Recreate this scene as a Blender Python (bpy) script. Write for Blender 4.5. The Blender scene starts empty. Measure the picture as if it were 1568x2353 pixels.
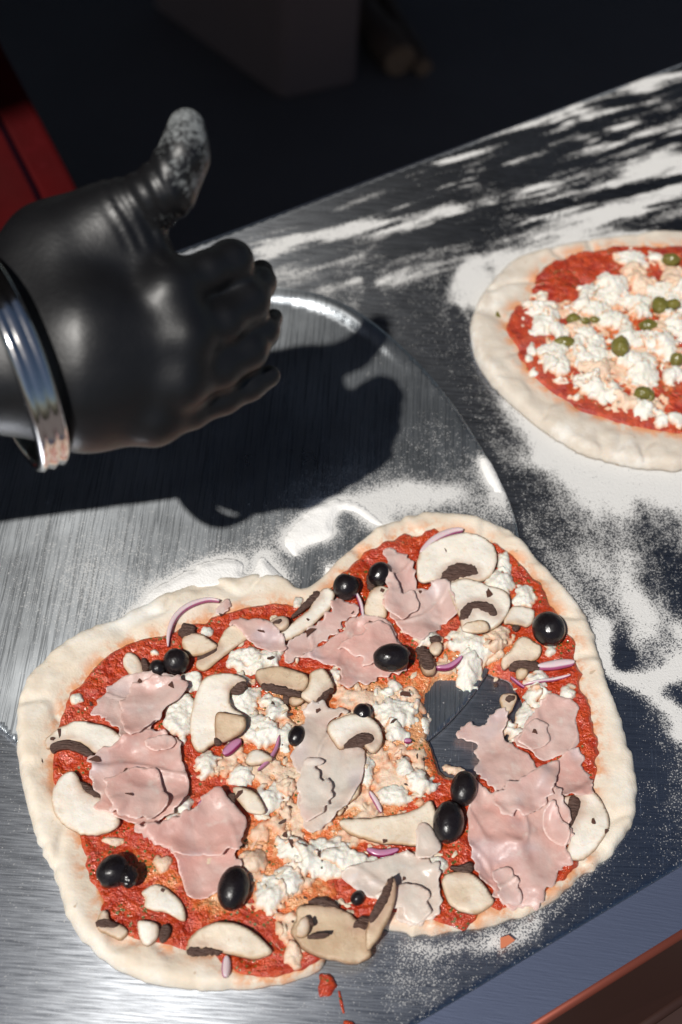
import bpy, math, random
import numpy as np
from mathutils import Matrix, Vector

# ---------------------------------------------------------------- camera, world, sun, exposure
scene = bpy.context.scene
C = scene.collection
FPX, PITCH, ROLL, CAMH = 3268.0, math.radians(55), math.radians(4), 0.8
CAM = np.array([0.0, 0.0, CAMH])
FWD = np.array([0, math.cos(PITCH), -math.sin(PITCH)])
UPV = np.array([0, math.sin(PITCH), math.cos(PITCH)])
RGT = np.array([1.0, 0, 0])
_c, _s = math.cos(ROLL), math.sin(ROLL)
CX = _c * RGT + _s * UPV
CY = -_s * RGT + _c * UPV
cam_d = bpy.data.cameras.new('camera')
cam = bpy.data.objects.new('camera', cam_d)
C.objects.link(cam)
cam.matrix_world = Matrix(((CX[0], CY[0], -FWD[0], 0), (CX[1], CY[1], -FWD[1], 0), (CX[2], CY[2], -FWD[2], CAMH), (0, 0, 0, 1)))
cam_d.sensor_fit = 'VERTICAL'
cam_d.sensor_height = 36
cam_d.lens = 50
cam_d.clip_start = 0.02
cam_d.clip_end = 200
cam_d.dof.use_dof = True
cam_d.dof.focus_distance = 0.875
cam_d.dof.aperture_fstop = 5.0
scene.camera = cam

SUN_EL, SUN_AZ = math.radians(57.5), math.radians(149)      # azimuth from +y towards -x
SUN = np.array([-math.sin(SUN_AZ) * math.cos(SUN_EL), math.cos(SUN_AZ) * math.cos(SUN_EL), math.sin(SUN_EL)])
world = bpy.data.worlds.new('World')
scene.world = world
world.use_nodes = True
wt = world.node_tree
sky = wt.nodes.new('ShaderNodeTexSky')
sky.sky_type = 'NISHITA'
sky.sun_disc = False
sky.sun_elevation = SUN_EL
sky.sun_rotation = -SUN_AZ
bg = wt.nodes['Background']
wt.links.new(sky.outputs[0], bg.inputs[0])
bg.inputs[1].default_value = 0.05
sl = bpy.data.lights.new('sun', 'SUN')
sl.energy = 5.0
sl.angle = math.radians(1.1)
sl.color = (1.0, 0.965, 0.91)
so = bpy.data.objects.new('sun', sl)
C.objects.link(so)
so.rotation_euler = Vector(SUN).to_track_quat('Z', 'Y').to_euler()
scene.view_settings.view_transform = 'Standard'
scene.view_settings.look = 'None'
scene.view_settings.exposure = -0.40
scene.view_settings.gamma = 1.0
scene.view_settings.use_curve_mapping = False

random.seed(7)
RS = np.random.RandomState(11)

# ---------------------------------------------------------------- pixel -> world helpers
def ray(px, py):
    x = (np.asarray(px, float) - 784) / FPX
    y = -(np.asarray(py, float) - 1176.5) / FPX
    return FWD + x[..., None] * CX + y[..., None] * CY
def P(pts, z=0.0):
    p = np.asarray(pts, float)
    d = ray(p[..., 0], p[..., 1])
    t = (z - CAMH) / d[..., 2]
    return (CAM + d * t[..., None])[..., :2]
def H(px, py, d):
    return CAM + ray(px, py) * d
# the crops the outlines were read from -> full picture
KS = {1: (0, 1163.7, .3359), 2: (428.7, 1163.7, .3359), 3: (955.5, 1163.7, .3906), 4: (0, 1715, .3359),
      5: (428.7, 1715, .3359), 6: (955.5, 1715, .3906), 7: (1041.2, 490, .3359), 8: (490, 122.5, .6875), 0: (0, 0, 1)}
def K(k, *v):
    a = np.array(v, float).reshape(-1, 2)
    ox, oy, s = KS[k]
    return a * s + np.array([ox, oy])

# ---------------------------------------------------------------- noise, sdf, meshing
def _h(ix, iy, iz, seed):
    n = (ix * 374761393 + iy * 668265263 + iz * 2147483647 + seed * 144665) & 0xffffffff
    n = ((n ^ (n >> 13)) * 1274126177) & 0xffffffff
    n = n ^ (n >> 16)
    return (n & 0xffff) / 65535.0
def vn(x, y, z=None, seed=0):
    x = np.asarray(x, float); y = np.asarray(y, float)
    ix, iy = np.floor(x).astype(np.int64), np.floor(y).astype(np.int64)
    fx, fy = x - ix, y - iy
    fx = fx * fx * (3 - 2 * fx); fy = fy * fy * (3 - 2 * fy)
    def pl(iz):
        a = _h(ix, iy, iz, seed); b = _h(ix + 1, iy, iz, seed); c = _h(ix, iy + 1, iz, seed); d = _h(ix + 1, iy + 1, iz, seed)
        return (a * (1 - fx) + b * fx) * (1 - fy) + (c * (1 - fx) + d * fx) * fy
    if z is None:
        return pl(np.zeros_like(ix))
    z = np.asarray(z, float)
    iz = np.floor(z).astype(np.int64); fz = z - iz; fz = fz * fz * (3 - 2 * fz)
    return pl(iz) * (1 - fz) + pl(iz + 1) * fz
def fbm(x, y, s, o=3, seed=0, z=None):
    r = 0; a = .5; t = 0
    for i in range(o):
        r = r + a * vn(x * s + 31.7 * i, y * s + 17.3 * i, None if z is None else z * s + 5.1 * i, seed + i); t += a
        a *= .5; s *= 2.03
    return r / t                                    # 0..1
def ss(a, b, x):
    t = np.clip((x - a) / (b - a), 0, 1)
    return t * t * (3 - 2 * t)

def chaikin(p, n=2):
    for _ in range(n):
        q = np.roll(p, -1, 0)
        p = np.stack([p * .75 + q * .25, p * .25 + q * .75], 1).reshape(-1, 2)
    return p
def densify(p, step):
    out = []
    for a, b in zip(p, np.roll(p, -1, 0)):
        n = max(1, int(np.hypot(*(b - a)) / step))
        for i in range(n):
            out.append(a + (b - a) * i / n)
    return np.array(out)
def torn(p, amp, step=.0016, seed=0, smooth=1, fq=1.0):
    q = densify(chaikin(p, smooth), step)
    n = np.roll(q, -1, 0) - np.roll(q, 1, 0)
    n = np.c_[-n[:, 1], n[:, 0]]; n /= np.linalg.norm(n, axis=1)[:, None] + 1e-9
    a = (fbm(q[:, 0], q[:, 1], 260 * fq, 2, seed) - .5) * 1.6 + (fbm(q[:, 0], q[:, 1], 700 * fq, 1, seed + 9) - .5) * .9 * fq
    w = ss(.3, .7, fbm(q[:, 0], q[:, 1], 40, 1, seed + 5))
    return q + n * (a * amp * (.25 + w))[:, None]

def sdf(pts, polys):
    """signed distance (positive inside) and nearest boundary point"""
    x, y = pts[:, 0], pts[:, 1]
    best = np.full(len(x), 1e9); nx = np.zeros(len(x)); ny = np.zeros(len(x)); ins = np.zeros(len(x), bool)
    for poly in polys:
        for a, b in zip(poly, np.roll(poly, -1, 0)):
            e = b - a; L = e @ e
            if L < 1e-16: continue
            t = np.clip(((x - a[0]) * e[0] + (y - a[1]) * e[1]) / L, 0, 1)
            qx = a[0] + t * e[0]; qy = a[1] + t * e[1]
            d = (x - qx) ** 2 + (y - qy) ** 2
            m = d < best
            best[m] = d[m]; nx[m] = qx[m]; ny[m] = qy[m]
            if a[1] != b[1]:
                c = ((a[1] > y) != (b[1] > y)) & (x < (b[0] - a[0]) * (y - a[1]) / (b[1] - a[1]) + a[0])
                ins ^= c
    d = np.sqrt(best)
    return np.where(ins, d, -d), np.c_[nx, ny]

def mesh_obj(name, V, F, mat, parent=None, attrs=None, smooth=True):
    me = bpy.data.meshes.new(name)
    me.from_pydata(np.asarray(V).tolist(), [], F if isinstance(F, list) else F.tolist())
    if attrs:
        for k, a in attrs.items():
            at = me.attributes.new(k, 'FLOAT', 'POINT')
            at.data.foreach_set('value', np.asarray(a, np.float32))
    if smooth:
        me.polygons.foreach_set('use_smooth', [True] * len(me.polygons))
    me.materials.append(mat)
    me.update()
    o = bpy.data.objects.new(name, me)
    C.objects.link(o)
    if parent: o.parent = parent
    return o

def grid_in(polys, cell):
    allp = np.concatenate(polys)
    x0, y0 = allp.min(0) - cell; x1, y1 = allp.max(0) + cell
    nx = int((x1 - x0) / cell) + 2; ny = int((y1 - y0) / cell) + 2
    X, Y = np.meshgrid(x0 + np.arange(nx) * cell, y0 + np.arange(ny) * cell, indexing='ij')
    pts = np.c_[X.ravel(), Y.ravel()]
    d, near = sdf(pts, polys)
    cen = (d.reshape(nx, ny)[:-1, :-1] + d.reshape(nx, ny)[1:, :-1] + d.reshape(nx, ny)[:-1, 1:] + d.reshape(nx, ny)[1:, 1:]) / 4
    keep = cen > 0
    cnt = np.zeros((nx, ny), int)
    for i in (0, 1):
        for j in (0, 1):
            cnt[i:nx - 1 + i, j:ny - 1 + j] += keep
    used = (cnt > 0).ravel(); bnd = ((cnt > 0) & (cnt < 4)).ravel()
    pts = pts.copy(); pts[bnd] = near[bnd]; d = d.copy(); d[bnd] = 0
    idx = -np.ones(nx * ny, int); idx[used] = np.arange(used.sum())
    ii, jj = np.nonzero(keep)
    g = lambda i, j: idx[i * ny + j]
    F = np.c_[g(ii, jj), g(ii + 1, jj), g(ii + 1, jj + 1), g(ii, jj + 1)]
    return pts[used], d[used], F, bnd[used]

def boundary_edges(F):
    E = {}
    for f in F.tolist():
        for a, b in zip(f, f[1:] + f[:1]):
            if (b, a) in E: del E[(b, a)]
            else: E[(a, b)] = 1
    return list(E)

def slab(name, polys, cell, topf, thick, mat, parent=None, attrf=None, botz=None):
    """closed sheet over the outline: top surface from topf(xy, d); bottom = top - thick (thick may be a function) or botz"""
    xy, d, F, b = grid_in(polys, cell)
    zt = topf(xy, d)
    if botz is not None: zb = np.minimum(np.full(len(zt), botz), zt - 1e-4)
    else: zb = zt - (thick(d) if callable(thick) else thick)
    n = len(xy)
    V = np.r_[np.c_[xy, zt], np.c_[xy, zb]]
    E = boundary_edges(F)
    F2 = F.tolist() + (F[:, ::-1] + n).tolist() + [[bb, a, a + n, bb + n] for a, bb in E]
    at = None
    if attrf:
        a = attrf(xy, d)
        at = {k: np.r_[v, v] for k, v in a.items()}
    return mesh_obj(name, V, F2, mat, parent, at)

def surfnet(Fn, org, h):
    s = Fn < 0
    nx, ny, nz = Fn.shape
    c = np.zeros((nx - 1, ny - 1, nz - 1), int)
    for i in (0, 1):
        for j in (0, 1):
            for k in (0, 1):
                c += s[i:nx - 1 + i, j:ny - 1 + j, k:nz - 1 + k]
    act = (c > 0) & (c < 8)
    idx = -np.ones(act.shape, int); idx[act] = np.arange(act.sum())
    A = np.argwhere(act)
    acc = np.zeros((len(A), 3)); cn = np.zeros(len(A))
    cor = [(i, j, k) for i in (0, 1) for j in (0, 1) for k in (0, 1)]
    for a in cor:
        for ax in range(3):
            if a[ax] == 1: continue
            b = list(a); b[ax] = 1
            fa = Fn[A[:, 0] + a[0], A[:, 1] + a[1], A[:, 2] + a[2]]
            fb = Fn[A[:, 0] + b[0], A[:, 1] + b[1], A[:, 2] + b[2]]
            m = (fa < 0) != (fb < 0)
            t = fa / (fa - fb + 1e-20)
            p = np.array(a, float)[None] + (np.array(b, float) - np.array(a))[None] * t[:, None]
            acc[m] += p[m]; cn[m] += 1
    V = (A + acc / cn[:, None]) * h + org
    faces = []
    for ax in range(3):
        u, v = (ax + 1) % 3, (ax + 2) % 3
        sl0 = [slice(None)] * 3; sl1 = [slice(None)] * 3
        sl0[ax] = slice(0, -1); sl1[ax] = slice(1, None)
        d = s[tuple(sl0)].astype(int) - s[tuple(sl1)].astype(int)
        E = np.argwhere(d != 0)
        E = E[(E[:, u] > 0) & (E[:, v] > 0) & (E[:, u] < Fn.shape[u] - 1) & (E[:, v] < Fn.shape[v] - 1)]
        sg = d[E[:, 0], E[:, 1], E[:, 2]]
        def at(du, dv):
            q = E.copy(); q[:, u] -= du; q[:, v] -= dv
            return idx[q[:, 0], q[:, 1], q[:, 2]]
        q = np.c_[at(1, 1), at(0, 1), at(0, 0), at(1, 0)]
        q[sg < 0] = q[sg < 0][:, ::-1]
        faces.append(q)
    return V, np.concatenate(faces)

def tubes(path, r, seg=10, closed=False):
    path = np.asarray(path, float); n = len(path)
    r = np.full(n, r) if np.isscalar(r) else np.asarray(r)
    V = []; up = np.array([0, 0, 1.0])
    for i in range(n):
        if closed: t = path[(i + 1) % n] - path[i - 1]
        else: t = path[min(i + 1, n - 1)] - path[max(i - 1, 0)]
        t = t / np.linalg.norm(t)
        a = np.cross(t, up)
        if np.linalg.norm(a) < 1e-3: a = np.cross(t, [0, 1, 0])
        a /= np.linalg.norm(a); b = np.cross(a, t)
        for k in range(seg):
            w = 2 * math.pi * k / seg
            V.append(path[i] + r[i] * (math.cos(w) * a + math.sin(w) * b))
    F = []
    for i in range(n if closed else n - 1):
        j = (i + 1) % n
        for k in range(seg):
            l = (k + 1) % seg
            F.append([i * seg + k, i * seg + l, j * seg + l, j * seg + k])
    if not closed:
        F.append(list(range(seg))[::-1]); F.append([(n - 1) * seg + k for k in range(seg)])
    return np.array(V), F

def tag(o, label, cat, group=None, kind=None):
    if label: o['label'] = label
    if cat: o['category'] = cat
    if group: o['group'] = group
    if kind: o['kind'] = kind
    return o
def empty(name, loc, label, cat, group=None):
    o = bpy.data.objects.new(name, None)
    C.objects.link(o)
    o.empty_display_size = .01
    o.location = [float(v) for v in loc]
    return tag(o, label, cat, group)
def recentre(o):
    me = o.data; n = len(me.vertices)
    v = np.empty(n * 3); me.vertices.foreach_get('co', v); v = v.reshape(-1, 3)
    lo, hi = v.min(0), v.max(0); c = np.array([(lo[0] + hi[0]) / 2, (lo[1] + hi[1]) / 2, lo[2]])
    me.vertices.foreach_set('co', (v - c).ravel()); o.location = c.tolist(); me.update()
    return o
def adopt(ch, root):
    """parent a mesh whose vertices are in world space to its thing"""
    ch.parent = root
    ch.matrix_parent_inverse = Matrix.Translation(-Vector(root.location))
    return ch

# ---------------------------------------------------------------- materials
class M:
    def __init__(s, name):
        s.m = bpy.data.materials.new(name); s.m.use_nodes = True
        s.t = s.m.node_tree; s.b = s.t.nodes['Principled BSDF']
        s.raw = s.t.nodes.new('ShaderNodeTexCoord').outputs['Object']
        va = s.t.nodes.new('ShaderNodeVectorMath'); va.operation = 'ADD'
        oi = s.t.nodes.new('ShaderNodeObjectInfo'); mu = s.t.nodes.new('ShaderNodeMath'); mu.operation = 'MULTIPLY'; mu.inputs[1].default_value = 5.0
        s.t.links.new(oi.outputs['Random'], mu.inputs[0]); s.t.links.new(s.raw, va.inputs[0]); s.t.links.new(mu.outputs[0], va.inputs[1])
        s.co = va.outputs[0]
    def n(s, typ, **kw):
        nd = s.t.nodes.new(typ)
        for k, v in kw.items(): setattr(nd, k, v)
        return nd
    def l(s, a, b): s.t.links.new(a, b)
    def inp(s, i, v):
        if hasattr(v, 'links') or hasattr(v, 'is_linked'): s.l(v, i)
        else: i.default_value = v
    def set(s, **kw):
        for k, v in kw.items():
            s.inp(s.b.inputs[k.replace('_', ' ')], v)
        return s
    def noise(s, scale, detail=3, rough=.55, sc=(1, 1, 1), rot=(0, 0, 0), co=None, dist=0):
        mp = s.n('ShaderNodeMapping'); mp.inputs['Scale'].default_value = sc; mp.inputs['Rotation'].default_value = rot
        s.l(co or s.co, mp.inputs[0])
        nz = s.n('ShaderNodeTexNoise'); nz.inputs['Scale'].default_value = scale; nz.inputs['Detail'].default_value = detail
        nz.inputs['Roughness'].default_value = rough; nz.inputs['Distortion'].default_value = dist
        s.l(mp.outputs[0], nz.inputs['Vector'])
        return nz.outputs[0]
    def voro(s, scale, feature='F1', out=0, rand=1.0, co=None):
        v = s.n('ShaderNodeTexVoronoi', feature=feature); v.inputs['Scale'].default_value = scale
        v.inputs['Randomness'].default_value = rand
        s.l(co or s.co, v.inputs['Vector'])
        return v.outputs[out]
    def math(s, op, a, b=0.0, c=None, clamp=False):
        nd = s.n('ShaderNodeMath', operation=op, use_clamp=clamp)
        s.inp(nd.inputs[0], a); s.inp(nd.inputs[1], b)
        if c is not None: s.inp(nd.inputs[2], c)
        return nd.outputs[0]
    def step(s, a, b, x):
        nd = s.n('ShaderNodeMapRange', interpolation_type='SMOOTHSTEP')
        s.inp(nd.inputs['Value'], x); nd.inputs['From Min'].default_value = a; nd.inputs['From Max'].default_value = b
        return nd.outputs[0]
    def lin(s, a, b, c, d, x):
        nd = s.n('ShaderNodeMapRange')
        s.inp(nd.inputs['Value'], x)
        for i, v in enumerate((a, b, c, d)): nd.inputs[i + 1].default_value = v
        return nd.outputs[0]
    def mix(s, f, a, b):
        nd = s.n('ShaderNodeMix', data_type='RGBA')
        s.inp(nd.inputs[0], f)
        for i, v in ((6, a), (7, b)):
            if isinstance(v, tuple): nd.inputs[i].default_value = (*v, 1)
            else: s.l(v, nd.inputs[i])
        return nd.outputs[2]
    def attr(s, name):
        a = s.n('ShaderNodeAttribute'); a.attribute_name = name
        return a.outputs['Fac']
    def bump(s, h, dist, strength=1.0, prev=None):
        b = s.n('ShaderNodeBump'); b.inputs['Distance'].default_value = dist; b.inputs['Strength'].default_value = strength
        s.l(h, b.inputs['Height'])
        if prev is not None: s.l(prev, b.inputs['Normal'])
        return b.outputs[0]
    def col(s, v):
        if isinstance(v, tuple): v = (*v, 1)
        s.inp(s.b.inputs['Base Color'], v); return s

def flour_layer(m, base_shader, fac, white=(.72, .71, .69)):
    """mix a matte flour shader over a base by fac"""
    f = m.n('ShaderNodeBsdfPrincipled'); f.inputs['Base Color'].default_value = (*white, 1)
    f.inputs['Roughness'].default_value = 1.0; f.inputs['Specular IOR Level'].default_value = .1
    nb = m.bump(m.noise(900, 2), .0006, .8)
    m.l(nb, f.inputs['Normal'])
    mx = m.n('ShaderNodeMixShader')
    m.l(fac, mx.inputs[0]); m.l(base_shader, mx.inputs[1]); m.l(f.outputs[0], mx.inputs[2])
    out = m.t.nodes['Material Output']
    m.l(mx.outputs[0], out.inputs[0])

def flour_fac(m, dens, grain=.62):
    """granular mask: density attribute pushed through fine noise"""
    p = m.math('ADD', dens, m.math('MULTIPLY', m.math('SUBTRACT', m.noise(190, 4, .7), .5), 1.5))
    thr = m.math('SUBTRACT', .93, m.math('MULTIPLY', p, .66))
    sp = m.step(.0, .12, m.math('SUBTRACT', m.math('ADD', m.math('MULTIPLY', m.noise(950, 1, .5), 2.2), -.60), thr))
    film = m.math('MULTIPLY', m.step(.1, 1.2, p), .14)
    op = m.math('ADD', .46, m.math('MULTIPLY', m.step(.4, 1.3, dens), .48))
    return m.math('MAXIMUM', film, m.math('MULTIPLY', sp, op))

# brushed steel table
mt = M('brushed_table_steel')
st = m_ = mt
scr = m_.noise(60, 4, .7, sc=(1, 26, 1), rot=(0, 0, math.radians(-12)))
scr2 = m_.noise(35, 4, .75, sc=(34, 1, 1), rot=(0, 0, math.radians(-50)))
sml = m_.noise(9, 3)
rr = m_.math('ADD', m_.lin(.3, .7, .21, .27, scr), m_.lin(.35, .65, -.04, .05, sml))
def glint(m, base, x, y, rough, col, fac, arc=0.0):
    # fine parallel scratches: a second, strongly directional reflection
    p = m.n('ShaderNodeBsdfPrincipled'); p.inputs['Metallic'].default_value = 1; p.inputs['Roughness'].default_value = rough
    p.inputs['Anisotropic'].default_value = 1.0; p.inputs['Base Color'].default_value = (*col, 1)
    c = m.n('ShaderNodeCombineXYZ'); c.inputs[0].default_value = x; c.inputs[1].default_value = y
    if x is None or arc:                                # the brushing direction bends slowly along the sheet
        sp = m.n('ShaderNodeSeparateXYZ'); m.l(m.raw, sp.inputs[0])
        m.l(m.math('ADD', m.math('MULTIPLY', sp.outputs[1], arc), x), c.inputs[0])
    m.l(c.outputs[0], p.inputs['Tangent'])
    mx = m.n('ShaderNodeMixShader'); m.inp(mx.inputs[0], fac)
    m.l(base, mx.inputs[1]); m.l(p.outputs[0], mx.inputs[2])
    return mx.outputs[0]
def tangent(m, x, y):
    c = m.n('ShaderNodeCombineXYZ'); c.inputs[0].default_value = x; c.inputs[1].default_value = y
    m.l(c.outputs[0], m.b.inputs['Tangent'])
m_.set(Metallic=1.0, Roughness=rr, Anisotropic=.3); tangent(m_, -.17, -.985)
m_.col(m_.mix(m_.step(.56, .72, scr2), m_.mix(scr, (.17, .185, .225), (.30, .32, .37)), (.80, .82, .86)))
nb = m_.bump(scr, .0003, .2); nb = m_.bump(scr2, .0003, .15, nb)
m_.set(Normal=nb)
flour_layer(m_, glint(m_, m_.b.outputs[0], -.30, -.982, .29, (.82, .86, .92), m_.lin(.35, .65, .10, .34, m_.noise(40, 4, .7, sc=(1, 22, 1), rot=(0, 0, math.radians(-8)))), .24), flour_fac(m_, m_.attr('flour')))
TABLE = mt.m

# worn aluminium disc (the peel)
m_ = M('scratched_peel_metal')
def scratches(m, ang, scale=28, wid=34, lo=.60, hi=.66):
    return m.step(lo, hi, m.noise(scale, 3, .6, sc=(wid, 1, 1), rot=(0, 0, math.radians(ang)), dist=.15))
sA = scratches(m_, 9, 16, 60, .55, .62); sB = scratches(m_, -7, 13, 80, .56, .62); sC = scratches(m_, 24, 12, 90, .60, .65); sD = scratches(m_, -24, 10, 110, .61, .66)
dk = m_.math('MAXIMUM', m_.math('MAXIMUM', m_.math('MULTIPLY', sA, .9), m_.math('MULTIPLY', sB, .8)), m_.math('MULTIPLY', m_.math('MAXIMUM', sC, sD), .8))
cl = m_.noise(14, 4, .6)
base = m_.mix(cl, (.30, .33, .36), (.46, .49, .51))
base = m_.mix(m_.math('MULTIPLY', dk, .5), base, (.07, .08, .10))
fine = m_.noise(120, 2, .6, sc=(8, 1, 1), rot=(0, 0, math.radians(5)))
m_.col(m_.mix(m_.math('MULTIPLY', m_.step(.6, .8, fine), .3), base, (.50, .53, .56)))
m_.set(Metallic=.94, Roughness=m_.lin(.3, .7, .26, .36, cl), Anisotropic=.4); tangent(m_, -.08, -1)
nb = m_.bump(dk, .0003, .4); m_.set(Normal=m_.bump(fine, .0003, .3, nb))
flour_layer(m_, glint(m_, m_.b.outputs[0], -.10, -.995, .42, (.72, .76, .80), m_.math('MULTIPLY', m_.lin(.3, .7, .08, .16, cl), m_.math('SUBTRACT', 1.0, m_.math('MULTIPLY', dk, .6)))), flour_fac(m_, m_.attr('flour')))
PEEL = m_.m

# loose flour
m_ = M('loose_flour'); m_.col((.90, .885, .86)).set(Roughness=1.0, Specular_IOR_Level=.1)
m_.set(Normal=m_.bump(m_.noise(700, 3), .0008, .7)); FLOUR = m_.m

# dough
def dough(name, a, b):
    m_ = M(name)
    n1 = m_.noise(45, 4, .6); n2 = m_.noise(220, 3, .6)
    fl = m_.attr('rim')                                   # 1 at the dry floured rim, 0 by the wet inner side
    c = m_.mix(m_.step(.35, .7, n1), a, b)
    c = m_.mix(m_.math('MULTIPLY', m_.step(.45, .75, m_.noise(26, 5, .7)), fl), c, (.84, .82, .77))
    c = m_.mix(m_.math('MULTIPLY', m_.attr('stain'), m_.step(.4, .6, m_.noise(90, 4, .65))), c, (.72, .30, .12))
    c = m_.mix(m_.step(.74, .80, m_.noise(160, 1)), c, (.55, .42, .30))
    m_.col(c)
    m_.set(Roughness=m_.lin(0, 1, .42, .9, fl), Subsurface_Weight=.12, Subsurface_Scale=.004, Specular_IOR_Level=.35)
    m_.b.inputs['Subsurface Radius'].default_value = (1, .6, .35)
    nb = m_.bump(n1, .004, .3); nb = m_.bump(n2, .0010, .35, nb); nb = m_.bump(m_.noise(24, 4, .6, dist=1.2), .006, .15, nb)
    m_.set(Normal=m_.bump(m_.noise(800, 2), .0003, .3, nb))
    return m_.m
DOUGH = dough('raw_dough', (.75, .64, .51), (.82, .75, .64))
DOUGH_DIM = dough('raw_dough_dim', (.62, .54, .45), (.70, .63, .54))  # darker dough copy: dimmer light on the far pizza put into its colour

# tomato sauce
def sauce(name, deep):
    m_ = M(name)
    n1 = m_.noise(120, 4, .65); n2 = m_.noise(420, 3, .6)
    c = m_.mix(m_.step(.35, .65, n1), deep, (.59, .066, .009))
    c = m_.mix(m_.step(.6, .75, m_.noise(300, 2)), c, (.66, .11, .02))
    th = m_.attr('thin')
    tw = m_.math('ADD', th, m_.math('MULTIPLY', m_.math('SUBTRACT', m_.math('ADD', m_.math('MULTIPLY', m_.noise(110, 4, .7), .5), m_.math('MULTIPLY', m_.noise(34, 3, .6), .5)), .5), 3.4))
    c = m_.mix(m_.step(.32, .60, tw), c, (.70, .16, .035))
    c = m_.mix(m_.step(.62, .95, tw), c, (.76, .36, .16))
    c = m_.mix(m_.step(.95, 1.3, tw), c, (.78, .56, .38))
    sp = m_.math('MULTIPLY', m_.math('LESS_THAN', m_.voro(330), .30), m_.step(.48, .58, m_.noise(60, 2)))
    c = m_.mix(sp, c, (.10, .12, .02))
    m_.col(c)
    m_.set(Roughness=.3, Subsurface_Weight=.04, Subsurface_Scale=.002, Coat_Weight=1.0, Coat_Roughness=.10)
    m_.b.inputs['Subsurface Radius'].default_value = (1, .2, .1)
    bn = m_.bump(n2, .0026, .75, m_.bump(n1, .005, .5)); m_.set(Normal=bn, Coat_Normal=bn)
    return m_.m
SAUCE = sauce('tomato_sauce', (.44, .030, .006))
SAUCE2 = sauce('tomato_sauce_dark', (.36, .018, .005))

def ham_mat(name, a, b, c3):
    m_ = M(name)
    n1 = m_.noise(38, 4, .6, dist=.6); n2 = m_.noise(110, 3, .6)
    c = m_.mix(m_.step(.3, .7, n1), a, b)
    c = m_.mix(m_.math('MULTIPLY', m_.step(.55, .8, n2), .6), c, c3)
    c = m_.mix(m_.math('MULTIPLY', m_.step(.62, .8, m_.noise(22, 2)), .5), c, (.70, .34, .33))
    c = m_.mix(m_.math('MULTIPLY', m_.step(.52, .74, m_.noise(26, 2, dist=.5)), .55), c, (.58, .47, .50))
    c = m_.mix(m_.math('MULTIPLY', m_.attr('edge'), .35), c, (.78, .62, .55))
    m_.col(c)
    m_.set(Roughness=m_.lin(.3, .7, .30, .52, n2), Subsurface_Weight=.3, Subsurface_Scale=.004, Specular_IOR_Level=.5)
    m_.b.inputs['Subsurface Radius'].default_value = (1, .45, .35)
    m_.set(Normal=m_.bump(m_.noise(420, 2, .6), .0004, .4, m_.bump(n2, .0012, .35)))
    return m_.m
HAM = [ham_mat('ham', (.70, .39, .34), (.77, .52, .46), (.80, .67, .59)), ham_mat('ham_rosy', (.71, .36, .31), (.76, .48, .42), (.80, .64, .56)),
       ham_mat('ham_pale', (.74, .54, .45), (.76, .63, .54), (.66, .58, .57))]

def flesh_mat(name, a, b, br):
    m_ = M(name)
    n1 = m_.noise(60, 4, .6); n2 = m_.noise(150, 3, .6, sc=(1, 5, 1), rot=(0, 0, .8))
    c = m_.mix(m_.step(.3, .7, n1), a, b)
    c = m_.mix(m_.math('MULTIPLY', m_.step(.45, .75, m_.noise(34, 3, .6)), .45), c, (br[0] * 1.15, br[1] * 1.1, br[2] * 1.1))
    c = m_.mix(m_.math('MULTIPLY', m_.step(.6, .85, n2), .5), c, br)
    c = m_.mix(m_.math('MULTIPLY', m_.attr('edge'), m_.step(.35, .65, m_.noise(90, 3))), c, br)
    c = m_.mix(m_.step(.77, .82, m_.noise(140, 2)), c, (.30, .17, .09))
    c = m_.mix(m_.math('MULTIPLY', m_.attr('tint'), m_.lin(.3, .7, .45, .95, m_.noise(80, 3))), c, (.46, .28, .20))
    c = m_.mix(m_.math('MULTIPLY', m_.step(.56, .66, m_.noise(240, 3, .7, dist=.6)), .35), c, (br[0] * 1.2, br[1] * 1.15, br[2] * 1.1))
    c = m_.mix(m_.math('MULTIPLY', m_.attr('side'), m_.step(.3, .55, m_.noise(50, 2))), c, (br[0] * .95, br[1] * .9, br[2] * .86))
    m_.col(c)
    m_.set(Roughness=.55, Subsurface_Weight=.1, Subsurface_Scale=.003, Normal=m_.bump(m_.noise(500, 2), .0004, .4, m_.bump(n1, .003, .35)))
    return m_.m
FLESH = [flesh_mat('mushroom_white', (.84, .77, .66), (.88, .83, .75), (.62, .47, .33)), flesh_mat('mushroom_cream', (.78, .65, .50), (.82, .73, .61), (.50, .34, .20)),
         flesh_mat('mushroom_tan', (.58, .42, .27), (.70, .55, .39), (.34, .21, .12))]
m_ = M('mushroom_gills'); w = m_.noise(160, 3, .6, sc=(1, 7, 1), rot=(0, 0, math.radians(70)))
m_.col(m_.mix(w, (.030, .014, .011), (.17, .09, .065))).set(Roughness=.55, Normal=m_.bump(w, .002, .9)); GILL = m_.m
m_ = M('black_olive_skin'); m_.col(m_.mix(m_.noise(90, 3), (.006, .005, .006), (.016, .011, .012)))
m_.set(Roughness=m_.lin(.35, .65, .16, .42, m_.noise(130, 4)), Specular_IOR_Level=.5, Normal=m_.bump(m_.noise(300, 3), .0008, .45, m_.bump(m_.noise(90, 3), .002, .4))); OLIVE = m_.m
m_ = M('caper_skin'); m_.col(m_.mix(m_.noise(130, 3), (.09, .085, .015), (.24, .21, .05)))
m_.set(Roughness=.28, Subsurface_Weight=.1, Subsurface_Scale=.002, Normal=m_.bump(m_.noise(260, 3), .001, .4)); CAPER = m_.m
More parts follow.
